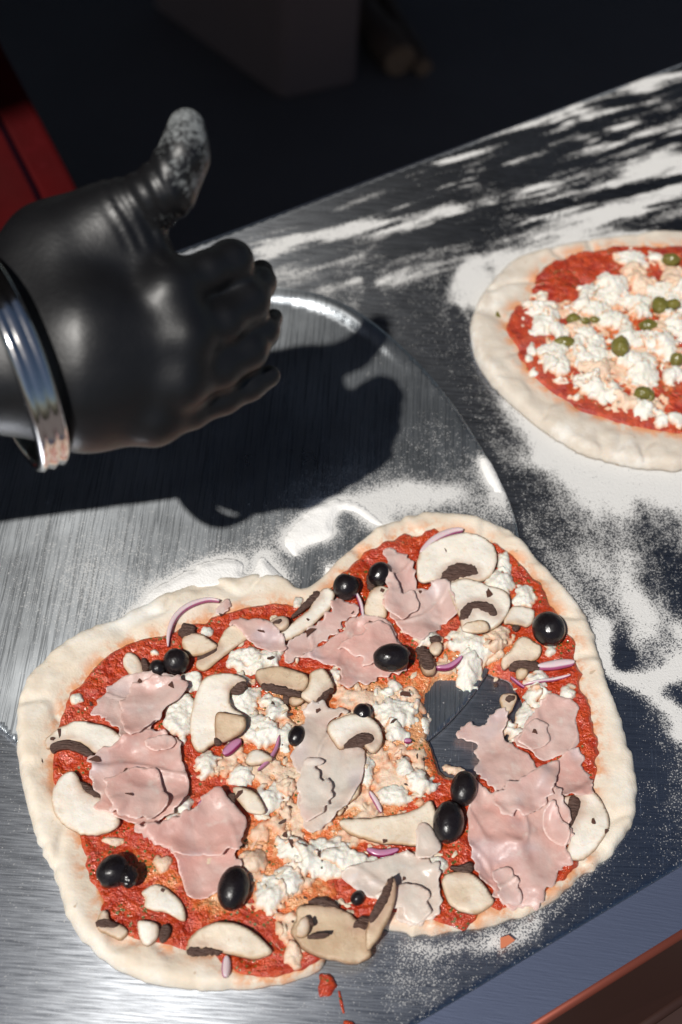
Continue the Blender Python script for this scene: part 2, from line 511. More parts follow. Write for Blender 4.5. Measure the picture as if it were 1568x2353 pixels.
def cheese(name, a, b, st):
    m_ = M(name)
    n = m_.noise(140, 4, .65)
    c = m_.mix(m_.step(.3, .7, n), a, b)
    c = m_.mix(m_.math('MULTIPLY', m_.step(.36, .6, m_.noise(60, 3)), m_.attr('low')), c, st)
    m_.col(c)
    m_.set(Roughness=.38, Subsurface_Weight=.3, Subsurface_Scale=.003, Normal=m_.bump(m_.noise(750, 3, .7), .0010, .6, m_.bump(n, .002, .25)))
    return m_.m
MOZZ = [cheese('mozzarella', (.78, .74, .64), (.84, .82, .76), (.80, .44, .26)), cheese('mozzarella_stained', (.78, .56, .40), (.82, .66, .52), (.78, .38, .22))]
m_ = M('red_onion'); e = m_.attr('edge')
m_.col(m_.mix(m_.step(.35, .8, e), (.72, .58, .60), (.40, .10, .22))).set(Roughness=.25, Subsurface_Weight=.3, Subsurface_Scale=.003, Normal=m_.bump(m_.noise(200, 2), .0006, .3)); ONION = m_.m
m_ = M('red_onion_deep'); e = m_.attr('edge')
m_.col(m_.mix(m_.step(.2, .7, e), (.50, .22, .36), (.22, .015, .08))).set(Roughness=.22, Subsurface_Weight=.2, Subsurface_Scale=.003); ONIOND = m_.m
m_ = M('dry_herb'); m_.col((.09, .035, .022)).set(Roughness=.7); HERB = m_.m
m_ = M('tomato_bit'); m_.col((.62, .20, .10)).set(Roughness=.4); TOMATO = m_.m

# glove, sleeve, bracelet, apron
m_ = M('black_nitrile'); 
g = m_.attr('flour')
m_.col((.006, .006, .007)).set(Roughness=m_.lin(.3, .7, .36, .46, m_.noise(30, 3)), Specular_IOR_Level=.5, Normal=m_.bump(m_.noise(70, 3, .6), .0012, .18, m_.bump(m_.noise(500, 2), .0002, .4)))
gg = m_.math('ADD', g, m_.math('MULTIPLY', m_.math('SUBTRACT', m_.math('ADD', m_.math('MULTIPLY', m_.noise(420, 3, .7), .5), m_.math('MULTIPLY', m_.noise(90, 3), .5)), .5), 2.6))
flour_layer(m_, m_.b.outputs[0], m_.math('MULTIPLY', m_.step(.45, .95, gg), .42), (.55, .58, .58))
GLOVE = m_.m
m_ = M('dark_sleeve'); m_.col((.018, .030, .034)).set(Roughness=.6, Normal=m_.bump(m_.noise(400, 2), .0006, .4)); SLEEVE = m_.m
m_ = M('polished_bracelet_steel'); m_.col((.78, .76, .74)).set(Metallic=1.0, Roughness=.14, Normal=m_.bump(m_.noise(90, 3), .0008, .35)); BRACE = m_.m
m_ = M('red_apron_cloth'); m_.col(m_.mix(m_.noise(12, 4), (.025, .0002, .0006), (.070, .0003, .001))).set(Roughness=.8, Specular_IOR_Level=.12, Normal=m_.bump(m_.noise(900, 2), .0004, .5, m_.bump(m_.noise(16, 3), .006, .4)))
fl = m_.math('MULTIPLY', m_.attr('flour'), m_.step(.55, .75, m_.noise(60, 5, .75)))
flour_layer(m_, m_.b.outputs[0], m_.math('MULTIPLY', fl, .15), (.3, .03, .05)); APRON = m_.m
m_ = M('dark_seam'); m_.col((.008, .002, .004)).set(Roughness=1.0, Specular_IOR_Level=0.0); SEAM = m_.m

# dark surroundings
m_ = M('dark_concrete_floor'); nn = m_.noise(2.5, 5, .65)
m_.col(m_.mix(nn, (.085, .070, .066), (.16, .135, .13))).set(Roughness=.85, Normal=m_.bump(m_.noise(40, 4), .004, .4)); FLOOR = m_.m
m_ = M('brown_board'); m_.col(m_.mix(m_.noise(5, 4), (.14, .095, .09), (.18, .125, .115))).set(Roughness=.8); BOARD = m_.m
m_ = M('split_wood'); m_.col(m_.mix(m_.noise(30, 4, .6, sc=(1, 1, 6)), (.20, .11, .06), (.30, .18, .11))).set(Roughness=.8, Normal=m_.bump(m_.noise(60, 3), .003, .5)); WOOD = m_.m
m_ = M('wood_bark'); m_.col(m_.mix(m_.noise(40, 4), (.05, .03, .02), (.12, .07, .045))).set(Roughness=.9, Normal=m_.bump(m_.noise(70, 4), .006, .8)); BARK = m_.m
m_ = M('blue_grey_edge_steel'); m_.col((.19, .22, .32)).set(Metallic=.85, Roughness=.42, Normal=m_.bump(m_.noise(70, 3, sc=(1, 14, 1), rot=(0, 0, .5)), .0004, .4)); EDGE = m_.m
m_ = M('orange_lit_lip'); m_.col((.27, .07, .045)).set(Metallic=.6, Roughness=.5); LIP = m_.m  # orange reflection on the rolled lip put into its base colour
m_ = M('dark_brown_panel'); m_.col((.035, .014, .010)).set(Roughness=.5); PANEL = m_.m
m_ = M('added_awning_cloth'); m_.col((.02, .02, .024)).set(Roughness=.9); ADDED_AWN = m_.m
m_ = M('mushroom_bit'); m_.col(m_.mix(m_.noise(60, 3), (.55, .40, .26), (.82, .72, .58))).set(Roughness=.6); FLESHBIT = m_.m

# ================================================================ SETTING
# ---- table strip: far and near edges read from the picture
fa, fb_ = P([(380, 590), (1560, 150)])
na, nb_ = P([(955, 2353), (1568, 1988)])
u = (fb_ - fa) / np.linalg.norm(fb_ - fa)
u2 = (nb_ - na) / np.linalg.norm(nb_ - na)
T0, T1 = fa - u * .75, fa + u * 1.25
N0, N1 = na - u2 * .55, na + u2 * .75
tpoly = np.array([N0, N1, T1, T0])

def poly_mask(xy, pts, soft, z=0.0):
    d, _ = sdf(xy, [chaikin(P(pts, z), 2)])
    return ss(-soft, soft, d)
def stroke(xy, pts, w, z=0.0):
    """distance falloff 1..0 across a polyline with a width in metres (scalar or one per point)"""
    q = P(pts, z); w = np.full(len(q), w) if np.isscalar(w) else np.asarray(w)
    best = np.zeros(len(xy))
    for i in range(len(q) - 1):
        e = q[i + 1] - q[i]; L = e @ e
        t = np.clip(((xy - q[i]) @ e) / L, 0, 1)
        d = np.hypot(*(xy - q[i] - t[:, None] * e).T)
        ww = w[i] * (1 - t) + w[i + 1] * t
        best = np.maximum(best, np.exp(-(d / ww) ** 2))
    return best

dpts = np.array([(625,665),(750,683),(860,745),(940,815),(1040,930),(1110,1040),(1165,1140),(1192,1215),(1125,1540),(990,1700),(0,1664),(34,1705)], float)
DZ = .0045
q = P(dpts, DZ)
A_ = np.c_[q, np.ones(len(q))]; sol = np.linalg.lstsq(A_, (q ** 2).sum(1), rcond=None)[0]
DC = sol[:2] / 2; DR = math.sqrt(sol[2] + DC @ DC)
ang_k = math.atan2(*(P((940, 822), DZ) - DC)[::-1])
def disc_outline():
    th = np.linspace(0, 2 * math.pi, 240, endpoint=False)
    # follow the traced points where they exist
    ta = np.arctan2(q[:, 1] - DC[1], q[:, 0] - DC[0]); ra = np.hypot(*(q - DC).T)
    o = np.argsort(ta); ta, ra = ta[o], ra[o]
    r = np.interp((th + math.pi) % (2 * math.pi) - math.pi, np.r_[ta[-1] - 2 * math.pi, ta, ta[0] + 2 * math.pi], np.r_[ra[-1], ra, ra[0]])
    k = np.ones(9) / 9
    r = np.convolve(np.r_[r[-4:], r, r[:4]], k, 'valid')
    return DC + np.c_[np.cos(th) * r, np.sin(th) * r]
DISC = disc_outline()
def table_flour(xy, d):
    x, y = xy[:, 0], xy[:, 1]
    a = math.atan2(u[1], u[0]) - math.radians(7)
    s_ = x * math.cos(a) + y * math.sin(a); t_ = -x * math.sin(a) + y * math.cos(a)
    far = ss(.74, .84, y - .25 * x)
    wob = (fbm(s_, t_, 9, 2, 3) - .5) * .03
    st1 = fbm(s_ * .10, t_ + wob, 42, 4, 5); st2 = fbm(s_ * .16, t_ + wob * .6, 130, 3, 6); st3 = fbm(s_ * .12, t_ + wob * .5, 300, 2, 16)
    r2 = fbm(x + y * .35, y * .22 - x * .1, 70, 3, 8); r3 = fbm(x, y, 26, 3, 12)
    near = 1 - far
    f = .62 * near * ss(.04, .12, x + (y - .75) * .35) + .30 * far
    f = f + far * (ss(.40, .64, st1) * .62 - .26 + (st2 - .5) * 2.6 + (st3 - .5) * 1.4)
    f = f + near * ss(.04, .12, x + (y - .75) * .5) * ((r2 - .5) * 1.2 + (r3 - .5) * .8 + (fbm(x + y * .3, y * .12, 190, 2, 33) - .5) * .9)
    rag = np.clip(.15 + far * (st2 * .9 + st3 * .7) + near * (r2 * 1.1 + .25), 0, 1.35)
    xy0 = xy
    xy = xy + np.c_[fbm(x, y, 30, 3, 51) - .5, fbm(x, y, 30, 3, 52) - .5] * .016
    S = lambda k, v, w, amp: amp * .85 * stroke(xy, K(k, *v), w) * (rag if amp < 1.25 else 1.0)
    for k, v, w, amp in [
        (8, (150,650, 420,598, 700,568, 900,522, 1150,460, 1400,408, 1568,368), .013, 1.0),
        (8, (150,625, 300,575, 500,560, 640,572), .014, .7),
        (8, (330,470, 450,452, 560,440), .010, .45), (8, (640,410, 760,330, 900,318), .014, .5),
        (8, (950,250, 1050,215, 1160,190), .016, .8), (8, (800,385, 870,370, 960,340), .02, .6),
        (8, (1180,190, 1300,200, 1430,215), .016, .6), (8, (1200,240, 1330,310, 1450,320, 1568,345), .02, .75),
        (8, (1380,100, 1470,105, 1568,75), .018, .8), (8, (1430,120, 1500,180, 1568,215), .016, .7),
        (8, (1180,600, 1330,545, 1460,495, 1568,462), .009, 1.0), (8, (900,560, 1100,540, 1250,500), .006, .4),
        (8, (530,780, 620,752, 720,725), .010, 1.0), (8, (380,790, 440,765, 505,748), .006, .9), (8, (400,850, 470,850, 515,815), .014, .75),
        (8, (230,700, 330,690, 480,660), .006, .6),
        (0, (1300,1035, 1380,1085, 1470,1110, 1568,1112, 1700,1110), .020, 1.3), (0, (1180,925, 1230,975, 1300,1025), .010, .9),
        (0, (1240,970, 1310,1040, 1400,1095), .004, .9), (0, (1140,1030, 1180,1060, 1240,1060), .010, .5),
        (0, (1200,1200, 1240,1260, 1300,1350, 1350,1420, 1385,1500), .008, .7),
        (0, (1375,1440, 1385,1500, 1405,1538, 1450,1552, 1510,1548, 1568,1535), .0062, 1.5),
        (0, (1455,1552, 1500,1585, 1540,1630, 1568,1680), .0065, 1.5),
        (0, (1450,1290, 1462,1400, 1480,1480), .010, .6), (0, (1350,1300, 1420,1360, 1490,1440), .014, .5), (0, (1490,1400, 1540,1440, 1568,1500), .010, .6),
        (0, (1400,1940, 1300,2050, 1180,2130, 1060,2160, 950,2170), .007, .75), (0, (920,2260, 1010,2240), .016, .45), (0, (860,2180, 930,2200), .014, .3),
        (0, (1090,2150, 1200,2130), .010, .4), (0, (1400,1080, 1568,1130), .03, .5)]:
        f = f + S(k, v, w, amp)
    f = f + .95 * poly_mask(xy, K(8, 830,705, 1000,655, 1200,610, 1400,585, 1500,600, 1100,800, 960,850, 880,850, 790,838, 775,790, 800,740), .006)
    # swept bare lines
    for k, v, w, amp in [(8, (520,740, 530,800, 545,880), .006, 1.3), (8, (1150,185, 1250,250, 1400,290, 1568,300), .006, 1.0), (8, (940,390, 970,335, 1080,290), .006, .8),
                         (8, (620,600, 800,590, 1000,540, 1300,470, 1568,430), .010, .9), (8, (250,590, 560,515, 900,450, 1100,380), .012, .5),
                         (8, (1450,510, 1500,480), .008, .8), (8, (600,650, 720,610, 900,560), .008, .6),
                         (0, (1500,1180, 1520,1300, 1568,1400), .016, .6), (0, (1430,1590, 1470,1660, 1510,1760), .014, .35), (0, (1500,1480, 1420,1500), .008, .4), (0, (1530,1590, 1568,1600), .008, .6), (0, (1420,1480, 1440,1500), .010, .5)]:
        f = f - amp * stroke(xy, K(k, *v), w)
    xy = xy0
    dfar = (T0 - xy) @ np.array([-u[1], u[0]])
    f = f - .9 * ss(.05, .0, dfar) * (.35 + 1.3 * fbm(s_ * .4, t_, 16, 2, 31))
    f = f * ss(-.30, -.05, x + (y - .75) * .1 + .12)
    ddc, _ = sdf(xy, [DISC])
    f = f - 1.1 * np.exp(-(np.maximum(-ddc - .0005, 0) / .0035) ** 2) * ss(.02, .08, x)  # flour-free line by the peel's right rim, also darkening its shadow there
    left = ss(.46, .34, y) * ss(.05, -.05, x)          # bare, polished lower left corner
    return np.clip(f * (1 - left), -.3, 1.6)
table = empty('steel_table', [*((N0 + N1) / 2), -.9], 'long brushed stainless steel work table dusted with flour, under the pizzas', 'table')
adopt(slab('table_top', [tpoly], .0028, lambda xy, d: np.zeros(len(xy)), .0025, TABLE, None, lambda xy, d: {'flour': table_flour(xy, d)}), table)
# near side: dropped steel band, rounded lip, dark panel
def q3(pts, z): return [np.array([*p, z]) for p in P(pts, z)]
def strip(name, A, B, mat, par, th=.002):
    A0, A1 = A; B0, B1 = B
    da, db = (A1 - A0), (B1 - B0)
    A0, A1 = A0 - da * 1.2, A1 + da * 1.2; B0, B1 = B0 - db * 1.2, B1 + db * 1.2
    n = np.cross(A1 - A0, B0 - A0); n /= np.linalg.norm(n)
    if n[2] < 0: n = -n
    V = [A0, A1, B1, B0] + [p - n * th for p in (A0, A1, B1, B0)]
    F = [[0, 1, 2, 3], [7, 6, 5, 4], [0, 4, 5, 1], [1, 5, 6, 2], [2, 6, 7, 3], [3, 7, 4, 0]]
    return adopt(mesh_obj(name, V, F, mat, None, None, False), par)
A = q3([(955, 2353), (1568, 1988)], -.0030)
B = q3([(1225, 2353), (1568, 2139)], -.012)
strip('front_band', A, B, EDGE, table)
dl = B[1] - B[0]
pv, pf = tubes([B[0] - dl * 1.2 - [0, 0, .003], B[1] + dl * 1.2 - [0, 0, .003]], .0035, 12)
adopt(mesh_obj('rolled_lip', pv, pf, LIP), table)
Dn = q3([(1480, 2353), (1568, 2293)], -.09)
B2 = [b - [0, 0, .008] for b in B]
strip('front_panel', B2, Dn, PANEL, table)
dl = Dn[1] - Dn[0]
pv, pf = tubes([Dn[0] - dl * 5, Dn[1] + dl * 4], .004, 10)
adopt(mesh_obj('lower_rail', pv, pf, PANEL), table)
strip('dark_floor_cover', [p - [0, 0, .008] for p in Dn], [np.array([*(p[:2] + [.17, -.26]), -.13]) for p in Dn], PANEL, table)  # dark sheet added below the rail to black out the sunlit floor
# far edge: thin worn rim
e0, e1 = np.array([*T0, -.0035]), np.array([*T1, -.0035])
pv, pf = tubes([e0, e1], .003, 10)
adopt(mesh_obj('far_rim', pv, pf, EDGE), table)
for s_, t_ in ((.1, .12), (.9, .12), (.1, .88), (.9, .88)):
    p = (N0 * (1 - s_) + N1 * s_) * (1 - t_) + (T0 * (1 - s_) + T1 * s_) * t_
    pv, pf = tubes([[*p, -.9], [*p, -.01]], .02, 12)
    adopt(mesh_obj('leg', pv, pf, EDGE), table)

# ---- floor
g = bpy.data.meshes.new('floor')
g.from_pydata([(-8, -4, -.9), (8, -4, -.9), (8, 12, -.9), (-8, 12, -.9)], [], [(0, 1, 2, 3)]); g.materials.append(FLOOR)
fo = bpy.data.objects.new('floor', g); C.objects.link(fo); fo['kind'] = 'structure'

# ---- brown board stand and firewood on the floor behind
def atfloor(px, py, z=-.9): return np.array([*P((px, py), z), z])
c0, c1 = atfloor(648, 235), atfloor(822, 195)
c2 = atfloor(350, 20)
hgt = 1.2
V = []
for z in (0, hgt):
    for p in (c0, c1, c1 + (c2 - c0), c2):
        V.append(p + [0, 0, z])
b = mesh_obj('brown_box', V, [[0, 3, 2, 1], [4, 5, 6, 7], [0, 1, 5, 4], [1, 2, 6, 5], [2, 3, 7, 6], [3, 0, 4, 7]], BOARD, None, None, False)
bev = b.modifiers.new('bevel', 'BEVEL'); bev.width = .012; bev.segments = 2
tag(recentre(b), 'tall dark brown box standing on the floor behind the table', 'box')
def log(px, py, r, L, dirp, lab):
    a = atfloor(px, py) + [0, 0, r]; e = atfloor(*dirp) + [0, 0, r]; dd = (e - a) / np.linalg.norm(e - a)
    path = [a + dd * L * t for t in np.linspace(0, 1, 7)]
    V, F = tubes(path, [r * (1 + .12 * math.sin(i * 2.1)) for i in range(7)], 9)
    root = empty('firewood_log', a - [0, 0, r], lab, 'log', 'split logs on the floor')
    adopt(mesh_obj('bark', V, F, BARK), root)
    V2, F2 = tubes([a - dd * .006, a - dd * .0001], r * .93, 9)
    adopt(mesh_obj('cut_end', V2, F2, WOOD, smooth=False), root)
log(915, 172, .034, .35, (830, 60), 'pale ended split log lying on the dark floor beside the brown box')
log(970, 172, .018, .35, (900, 50), 'thin split log lying to the right of the thicker log')

# ---- unseen awning added to keep the floor behind the table in shade (its front edge over the table)
def added_awn(pts, z):
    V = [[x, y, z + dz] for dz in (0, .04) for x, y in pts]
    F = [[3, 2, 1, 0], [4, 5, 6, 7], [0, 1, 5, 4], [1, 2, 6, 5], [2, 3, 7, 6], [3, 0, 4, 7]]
    return mesh_obj('added_awning', V, F, ADDED_AWN, None, None, False)
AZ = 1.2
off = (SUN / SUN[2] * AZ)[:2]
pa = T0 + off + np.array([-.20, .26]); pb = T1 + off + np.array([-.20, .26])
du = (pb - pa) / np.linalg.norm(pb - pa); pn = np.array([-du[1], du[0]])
a_ = added_awn([pa - du * 2.5, pb + du * 3, pb + du * 3 + pn * 6, pa - du * 2.5 + pn * 6], AZ)
tag(recentre(a_), 'unseen dark awning added overhead to shade the floor behind the table', 'awning')

# ================================================================ PEEL DISC
def disc_top(xy, d):
    a = np.arctan2(xy[:, 1] - DC[1], xy[:, 0] - DC[0])
    m = ss(ang_k - .04, ang_k + .35, a) * ss(ang_k + 2.0, ang_k + 1.7, a)
    lip = m * .0045 * np.sqrt(np.clip(1 - ((d - .006) / .0075) ** 2, 0, 1))
    wav = (fbm(xy[:, 0], xy[:, 1], 7, 2, 4) - .5) * .0006
    return DZ + lip + wav * ss(0, .02, d)
HEAPS = [
 [(648,1240),(668,1208),(700,1180),(712,1160),(760,1145),(800,1142),(835,1158),(868,1185),(885,1203),(862,1205),(830,1180),(800,1165),(778,1172),(766,1195),(767,1225),(752,1236),(715,1246),(690,1258),(681,1276),(665,1262)],
 [(255,1450),(300,1405),(325,1385),(345,1350),(400,1325),(440,1300),(480,1283),(540,1276),(563,1292),(556,1312),(580,1318),(600,1265),(625,1295),(662,1330),(640,1345),(540,1350),(430,1370),(340,1410)],
 [(1103,1045),(1122,1048),(1135,1070),(1150,1100),(1160,1130),(1150,1138),(1135,1120),(1118,1098),(1106,1070)],
 [(748,1318),(750,1298),(765,1300),(800,1290),(790,1310),(755,1335)]]
def disc_flour(xy, d):
    f = np.zeros(len(xy)) - .12
    dh, _ = sdf(xy, [chaikin(P(h_, DZ + .001), 2) for h_ in HEAPS])
    f = f + 1.0 * np.exp(-(np.maximum(-dh, 0) / .0035)) + .30 * np.exp(-(np.maximum(-dh, 0) / .012))
    for v, w, amp in [((900,1110, 960,1150, 1080,1180), .030, .50), ((850,1150, 930,1128, 1040,1135), .010, .8), ((560,1290, 600,1240, 640,1180), .020, .35),
                      ((150,1270, 220,1300), .04, .38), ((200,1370, 300,1350, 420,1280), .03, .25), ((880,1190, 960,1150), .014, .6),
                      ((1000,1000, 1060,1080, 1130,1180), .018, .30), ((1180,1190, 1150,1150), .008, .5), ((720,1120, 800,1090), .018, .35), ((640,1330, 620,1280), .012, .5),
                      ((40,1500, 120,1450, 220,1400), .03, .18), ((690,1250, 760,1240, 850,1200), .012, .3)]:
        f = f + amp * stroke(xy, K(0, *v), w, DZ)
    return {'flour': f + (fbm(xy[:, 0], xy[:, 1], 40, 3, 21) - .5) * .35}
pe = empty('pizza_peel', [*DC, 0], 'round scratched metal peel lying on the steel table under the large pizza', 'pizza peel')
adopt(slab('disc', [DISC], .0024, disc_top, .0022, PEEL, None, disc_flour), pe)

# ---- heaped flour on the peel
def heap(poly, h, seed, lab, zb=DZ, edge=.006):
    w = chaikin(P(poly, zb + h), 2)
    w = torn(w, .0022, .0012, seed, 0)
    def top(xy, d):
        return zb + .0002 + h * ss(0, edge, d) * (.45 + .9 * fbm(xy[:, 0], xy[:, 1], 55, 3, seed))
    o = slab('flour_heap', [w], .0014, top, 0, FLOUR, botz=zb - .0002)
    tag(recentre(o), lab, 'flour', None, 'stuff')
heap(HEAPS[0], .0022, 3, 'curved white flour heap on the peel between the gloved hand and pizza')
heap(HEAPS[1], .0026, 5, 'long white flour bank along the upper left crust of the large pizza')
heap(HEAPS[2], .0018, 8, 'small white flour streak near the right rim of the peel', edge=.004)
heap(HEAPS[3], .0016, 9, 'small flour pile tucked beside the upper crust notch', edge=.004)

# ================================================================ HEIGHT MAP the toppings lie on
GX0, GY0, GC = -.27, .18, .001
GNX, GNY = 860, 760
GZ = np.full((GNX, GNY), DZ)
gx = GX0 + np.arange(GNX) * GC; gy = GY0 + np.arange(GNY) * GC
def box(a, r):
    for ax in (0, 1):
        pad = [(0, 0), (0, 0)]; pad[ax] = (r + 1, r)
        c = np.cumsum(np.pad(a, pad, 'edge'), ax)
        n = a.shape[ax]
        a = (np.take(c, np.arange(2 * r + 1, 2 * r + 1 + n), ax) - np.take(c, np.arange(n), ax)) / (2 * r + 1)
    return a
def dil(a, r):
    for _ in range(r):
        b = a.copy()
        b[1:] = np.maximum(b[1:], a[:-1]); b[:-1] = np.maximum(b[:-1], a[1:])
        c = b.copy()
        c[:, 1:] = np.maximum(c[:, 1:], b[:, :-1]); c[:, :-1] = np.maximum(c[:, :-1], b[:, 1:])
        a = c
    return a
def win(lo, hi, pad=.014):
    i0 = max(0, int((lo[0] - pad - GX0) / GC)); i1 = min(GNX, int((hi[0] + pad - GX0) / GC) + 2)
    j0 = max(0, int((lo[1] - pad - GY0) / GC)); j1 = min(GNY, int((hi[1] + pad - GY0) / GC) + 2)
    return i0, i1, j0, j1
def samp(a, i0, j0, xy):
    fx = np.clip((xy[:, 0] - GX0) / GC - i0, 0, a.shape[0] - 1.001); fy = np.clip((xy[:, 1] - GY0) / GC - j0, 0, a.shape[1] - 1.001)
    ix, iy = fx.astype(int), fy.astype(int); tx, ty = fx - ix, fy - iy
    return (a[ix, iy] * (1 - tx) + a[ix + 1, iy] * tx) * (1 - ty) + (a[ix, iy + 1] * (1 - tx) + a[ix + 1, iy + 1] * tx) * ty
def gpts(w):
    i0, i1, j0, j1 = w
    X, Y = np.meshgrid(gx[i0:i1], gy[j0:j1], indexing='ij')
    return np.c_[X.ravel(), Y.ravel()]
def raise_grid(polys, topf):
    a = np.concatenate(polys); w = win(a.min(0), a.max(0), .002); p = gpts(w)
    d, _ = sdf(p, polys); m = d > 0
    z = np.full(len(p), -1.0); z[m] = topf(p[m], d[m])
    i0, i1, j0, j1 = w
    GZ[i0:i1, j0:j1] = np.maximum(GZ[i0:i1, j0:j1], z.reshape(i1 - i0, j1 - j0))
def local(poly_px, z=.012):
    """mean surface height under an outline given in picture pixels, refined once"""
    for _ in range(3):
        q = P(poly_px, z); w = win(q.min(0), q.max(0), .002); p = gpts(w)
        d, _ = sdf(p, [q]); m = d > 0
        i0, i1, j0, j1 = w
        g = GZ[i0:i1, j0:j1].ravel()
        z = float(np.percentile(g[m], 70)) if m.any() else z
    return z

# ================================================================ PIZZAS
def pizza(rootname, lab, outline, hole, sauce_px, thinf, mats, rimh, inner, rimw, seed, stainf=None):
    O = chaikin(P(outline, .004), 2)
    O = torn(O, .0016, .003, seed, 0)
    polys = [O]
    if hole is not None:
        polys.append(torn(chaikin(P(hole, .005), 1), .0026, .0015, seed + 1, 0))
    Spx = P(sauce_px, inner + .003)
    S = torn(chaikin(Spx, 2), .0045, .0016, seed + 2, 0, .42)
    def top(xy, d):
        dO, _ = sdf(xy, [O])
        x, y = xy[:, 0], xy[:, 1]
        dS, _ = sdf(xy, [chaikin(Spx, 2)])
        # rim: high between the outer edge and the sauce edge
        t = np.clip(d / .0075, 0, 1)
        prof = (1 - (1 - t) ** 2.6) ** .6
        dip = ss(-.014, .006, dS)
        lum = (fbm(x, y, 26, 3, seed + 4) - .5) * .0062 + (fbm(x, y, 80, 2, seed + 6) - .5) * .0013 - .0022 * ss(.80, 1, 1 - np.abs(2 * fbm(x, y, 30, 2, seed + 40) - 1))
        z = (rimh * (1 - dip) + inner * dip) + lum * (1 - .5 * dip)
        if hole is not None:
            dH, _ = sdf(xy, [polys[1]])
            z = np.where(-dH < .02, np.minimum(z, .0035 + (z - .0035) * ss(0, .014, -dH)), z)
        return .0034 + z * prof
    def at(xy, d):
        dS, _ = sdf(xy, [S])
        return {'rim': ss(-.004, -.018, dS) * np.clip(.35 + 1.1 * fbm(xy[:, 0], xy[:, 1], 20, 3, seed), 0, 1),
                'stain': ss(-.012, .002, dS)}
    root = empty(rootname, [*O.mean(0), 0], lab, 'pizza')
    adopt(slab('dough', polys, .0016, top, 0, mats[0], None, at, botz=.0006), root)
    raise_grid(polys, top)
    # sauce
    spolys = [S] + ([torn(chaikin(P(hole, .009), 1), .003, .0015, seed + 1, 0, .6)] if hole is not None else [])
    def stop(xy, d):
        x, y = xy[:, 0], xy[:, 1]
        dd, _ = sdf(xy, polys[:1])
        if hole is not None:
            dh, _ = sdf(xy, [polys[1]]); dd = np.minimum(dd, -dh)
        b = top(xy, np.maximum(dd, 0))
        bump = fbm(x, y, 130, 3, seed + 7) ** 1.5 * .0030 + (fbm(x, y, 420, 2, seed + 8) - .5) * .0012
        th = thinf(xy)
        return b + (.0006 + bump * (1 - .55 * np.clip(th, 0, 1))) * ss(0, .0022, d) + .0001
    o = slab('sauce', spolys, .0011, stop, .002, mats[1], None, lambda xy, d: {'thin': thinf(xy)})
    adopt(o, root)
    raise_grid(spolys, stop)
    return root

outline1 = [(35,1700),(36,1640),(48,1590),(72,1545),(110,1505),(160,1465),(215,1440),(270,1425),(300,1403),(360,1375),(420,1350),(480,1332),(540,1325),(600,1320),(645,1322),(668,1335),(682,1353),(700,1357),(738,1332),(772,1290),(812,1258),(855,1225),(910,1195),(960,1182),(1010,1180),(1070,1185),(1130,1200),(1168,1217),(1202,1245),(1240,1290),(1280,1330),(1315,1370),(1345,1410),(1365,1455),(1378,1510),(1395,1570),(1417,1620),(1437,1680),(1452,1740),(1465,1790),(1465,1850),(1455,1890),(1425,1940),(1370,1990),(1310,2040),(1240,2090),(1170,2115),(1090,2135),(1000,2148),(940,2147),(885,2133),(850,2110),(800,2120),(765,2165),(750,2210),(735,2228),(700,2245),(640,2262),(580,2272),(500,2277),(400,2268),(340,2258),(312,2243),(260,2225),(210,2180),(165,2120),(140,2065),(130,2020),(105,1970),(80,1915),(65,1860),(50,1800),(46,1775)]
hole1 = K(3, 60,1085, 110,1040, 200,1020, 320,1020, 400,935, 450,955, 530,985, 600,1055, 650,1150, 655,1230, 600,1330, 520,1430, 420,1520, 350,1590, 250,1600, 150,1575, 120,1480, 90,1400, 60,1260, 45,1150)
sauce1 = [(125,1765),(128,1700),(142,1640),(172,1590),(212,1540),(258,1500),(312,1474),(350,1465),(385,1462),(430,1440),(480,1425),(540,1405),(600,1390),(640,1388),(690,1392),(735,1385),(770,1340),(800,1305),(840,1275),(885,1250),(940,1236),(1000,1232),(1060,1225),(1120,1242),(1165,1270),(1200,1300),(1230,1332),(1255,1367),(1280,1400),(1302,1450),(1322,1500),(1338,1550),(1352,1620),(1370,1690),(1377,1725),(1362,1775),(1350,1850),(1352,1900),(1330,1975),(1300,2018),(1250,2055),(1170,2088),(1110,2102),(1060,2130),(1010,2122),(950,2100),(890,2098),(840,2100),(780,2130),(745,2190),(722,2215),(690,2228),(650,2240),(600,2245),(530,2240),(480,2180),(430,2185),(380,2170),(300,2150),(235,2120),(232,2050),(215,2010),(192,1950),(185,1910),(195,1885),(145,1835),(125,1800)]
def thin1(xy):
    f = 1.0 * poly_mask(xy, [(470,1760),(560,1640),(640,1560),(800,1560),(960,1560),(1100,1430),(1180,1450),(1170,1560),(1030,1700),(1000,1800),(960,1860),(880,1930),(790,1960),(760,2060),(720,2180),(660,2180),(640,2100),(540,2080),(520,2130),(440,2080),(430,2050),(500,1960),(560,1900),(640,1860),(560,1800)], .012, .008)
    f = np.maximum(f, .8 * poly_mask(xy, [(290,1930),(345,1950),(400,2010),(420,2050),(380,2070),(330,2030),(300,2000)], .008, .008))
    f = np.maximum(f, .9 * poly_mask(xy, [(1160,1340),(1190,1350),(1195,1385),(1170,1390)], .006, .008))
    f = np.maximum(f, .7 * poly_mask(xy, [(760,2120),(700,2130),(680,2220),(740,2190)], .006, .008))
    return f * .8
pz1 = pizza('pizza', 'large raw heart shaped pizza with ham and olives, torn hole in its right side', outline1, hole1, sauce1, thin1, (DOUGH, SAUCE), .0068, .0044, .02, 41)

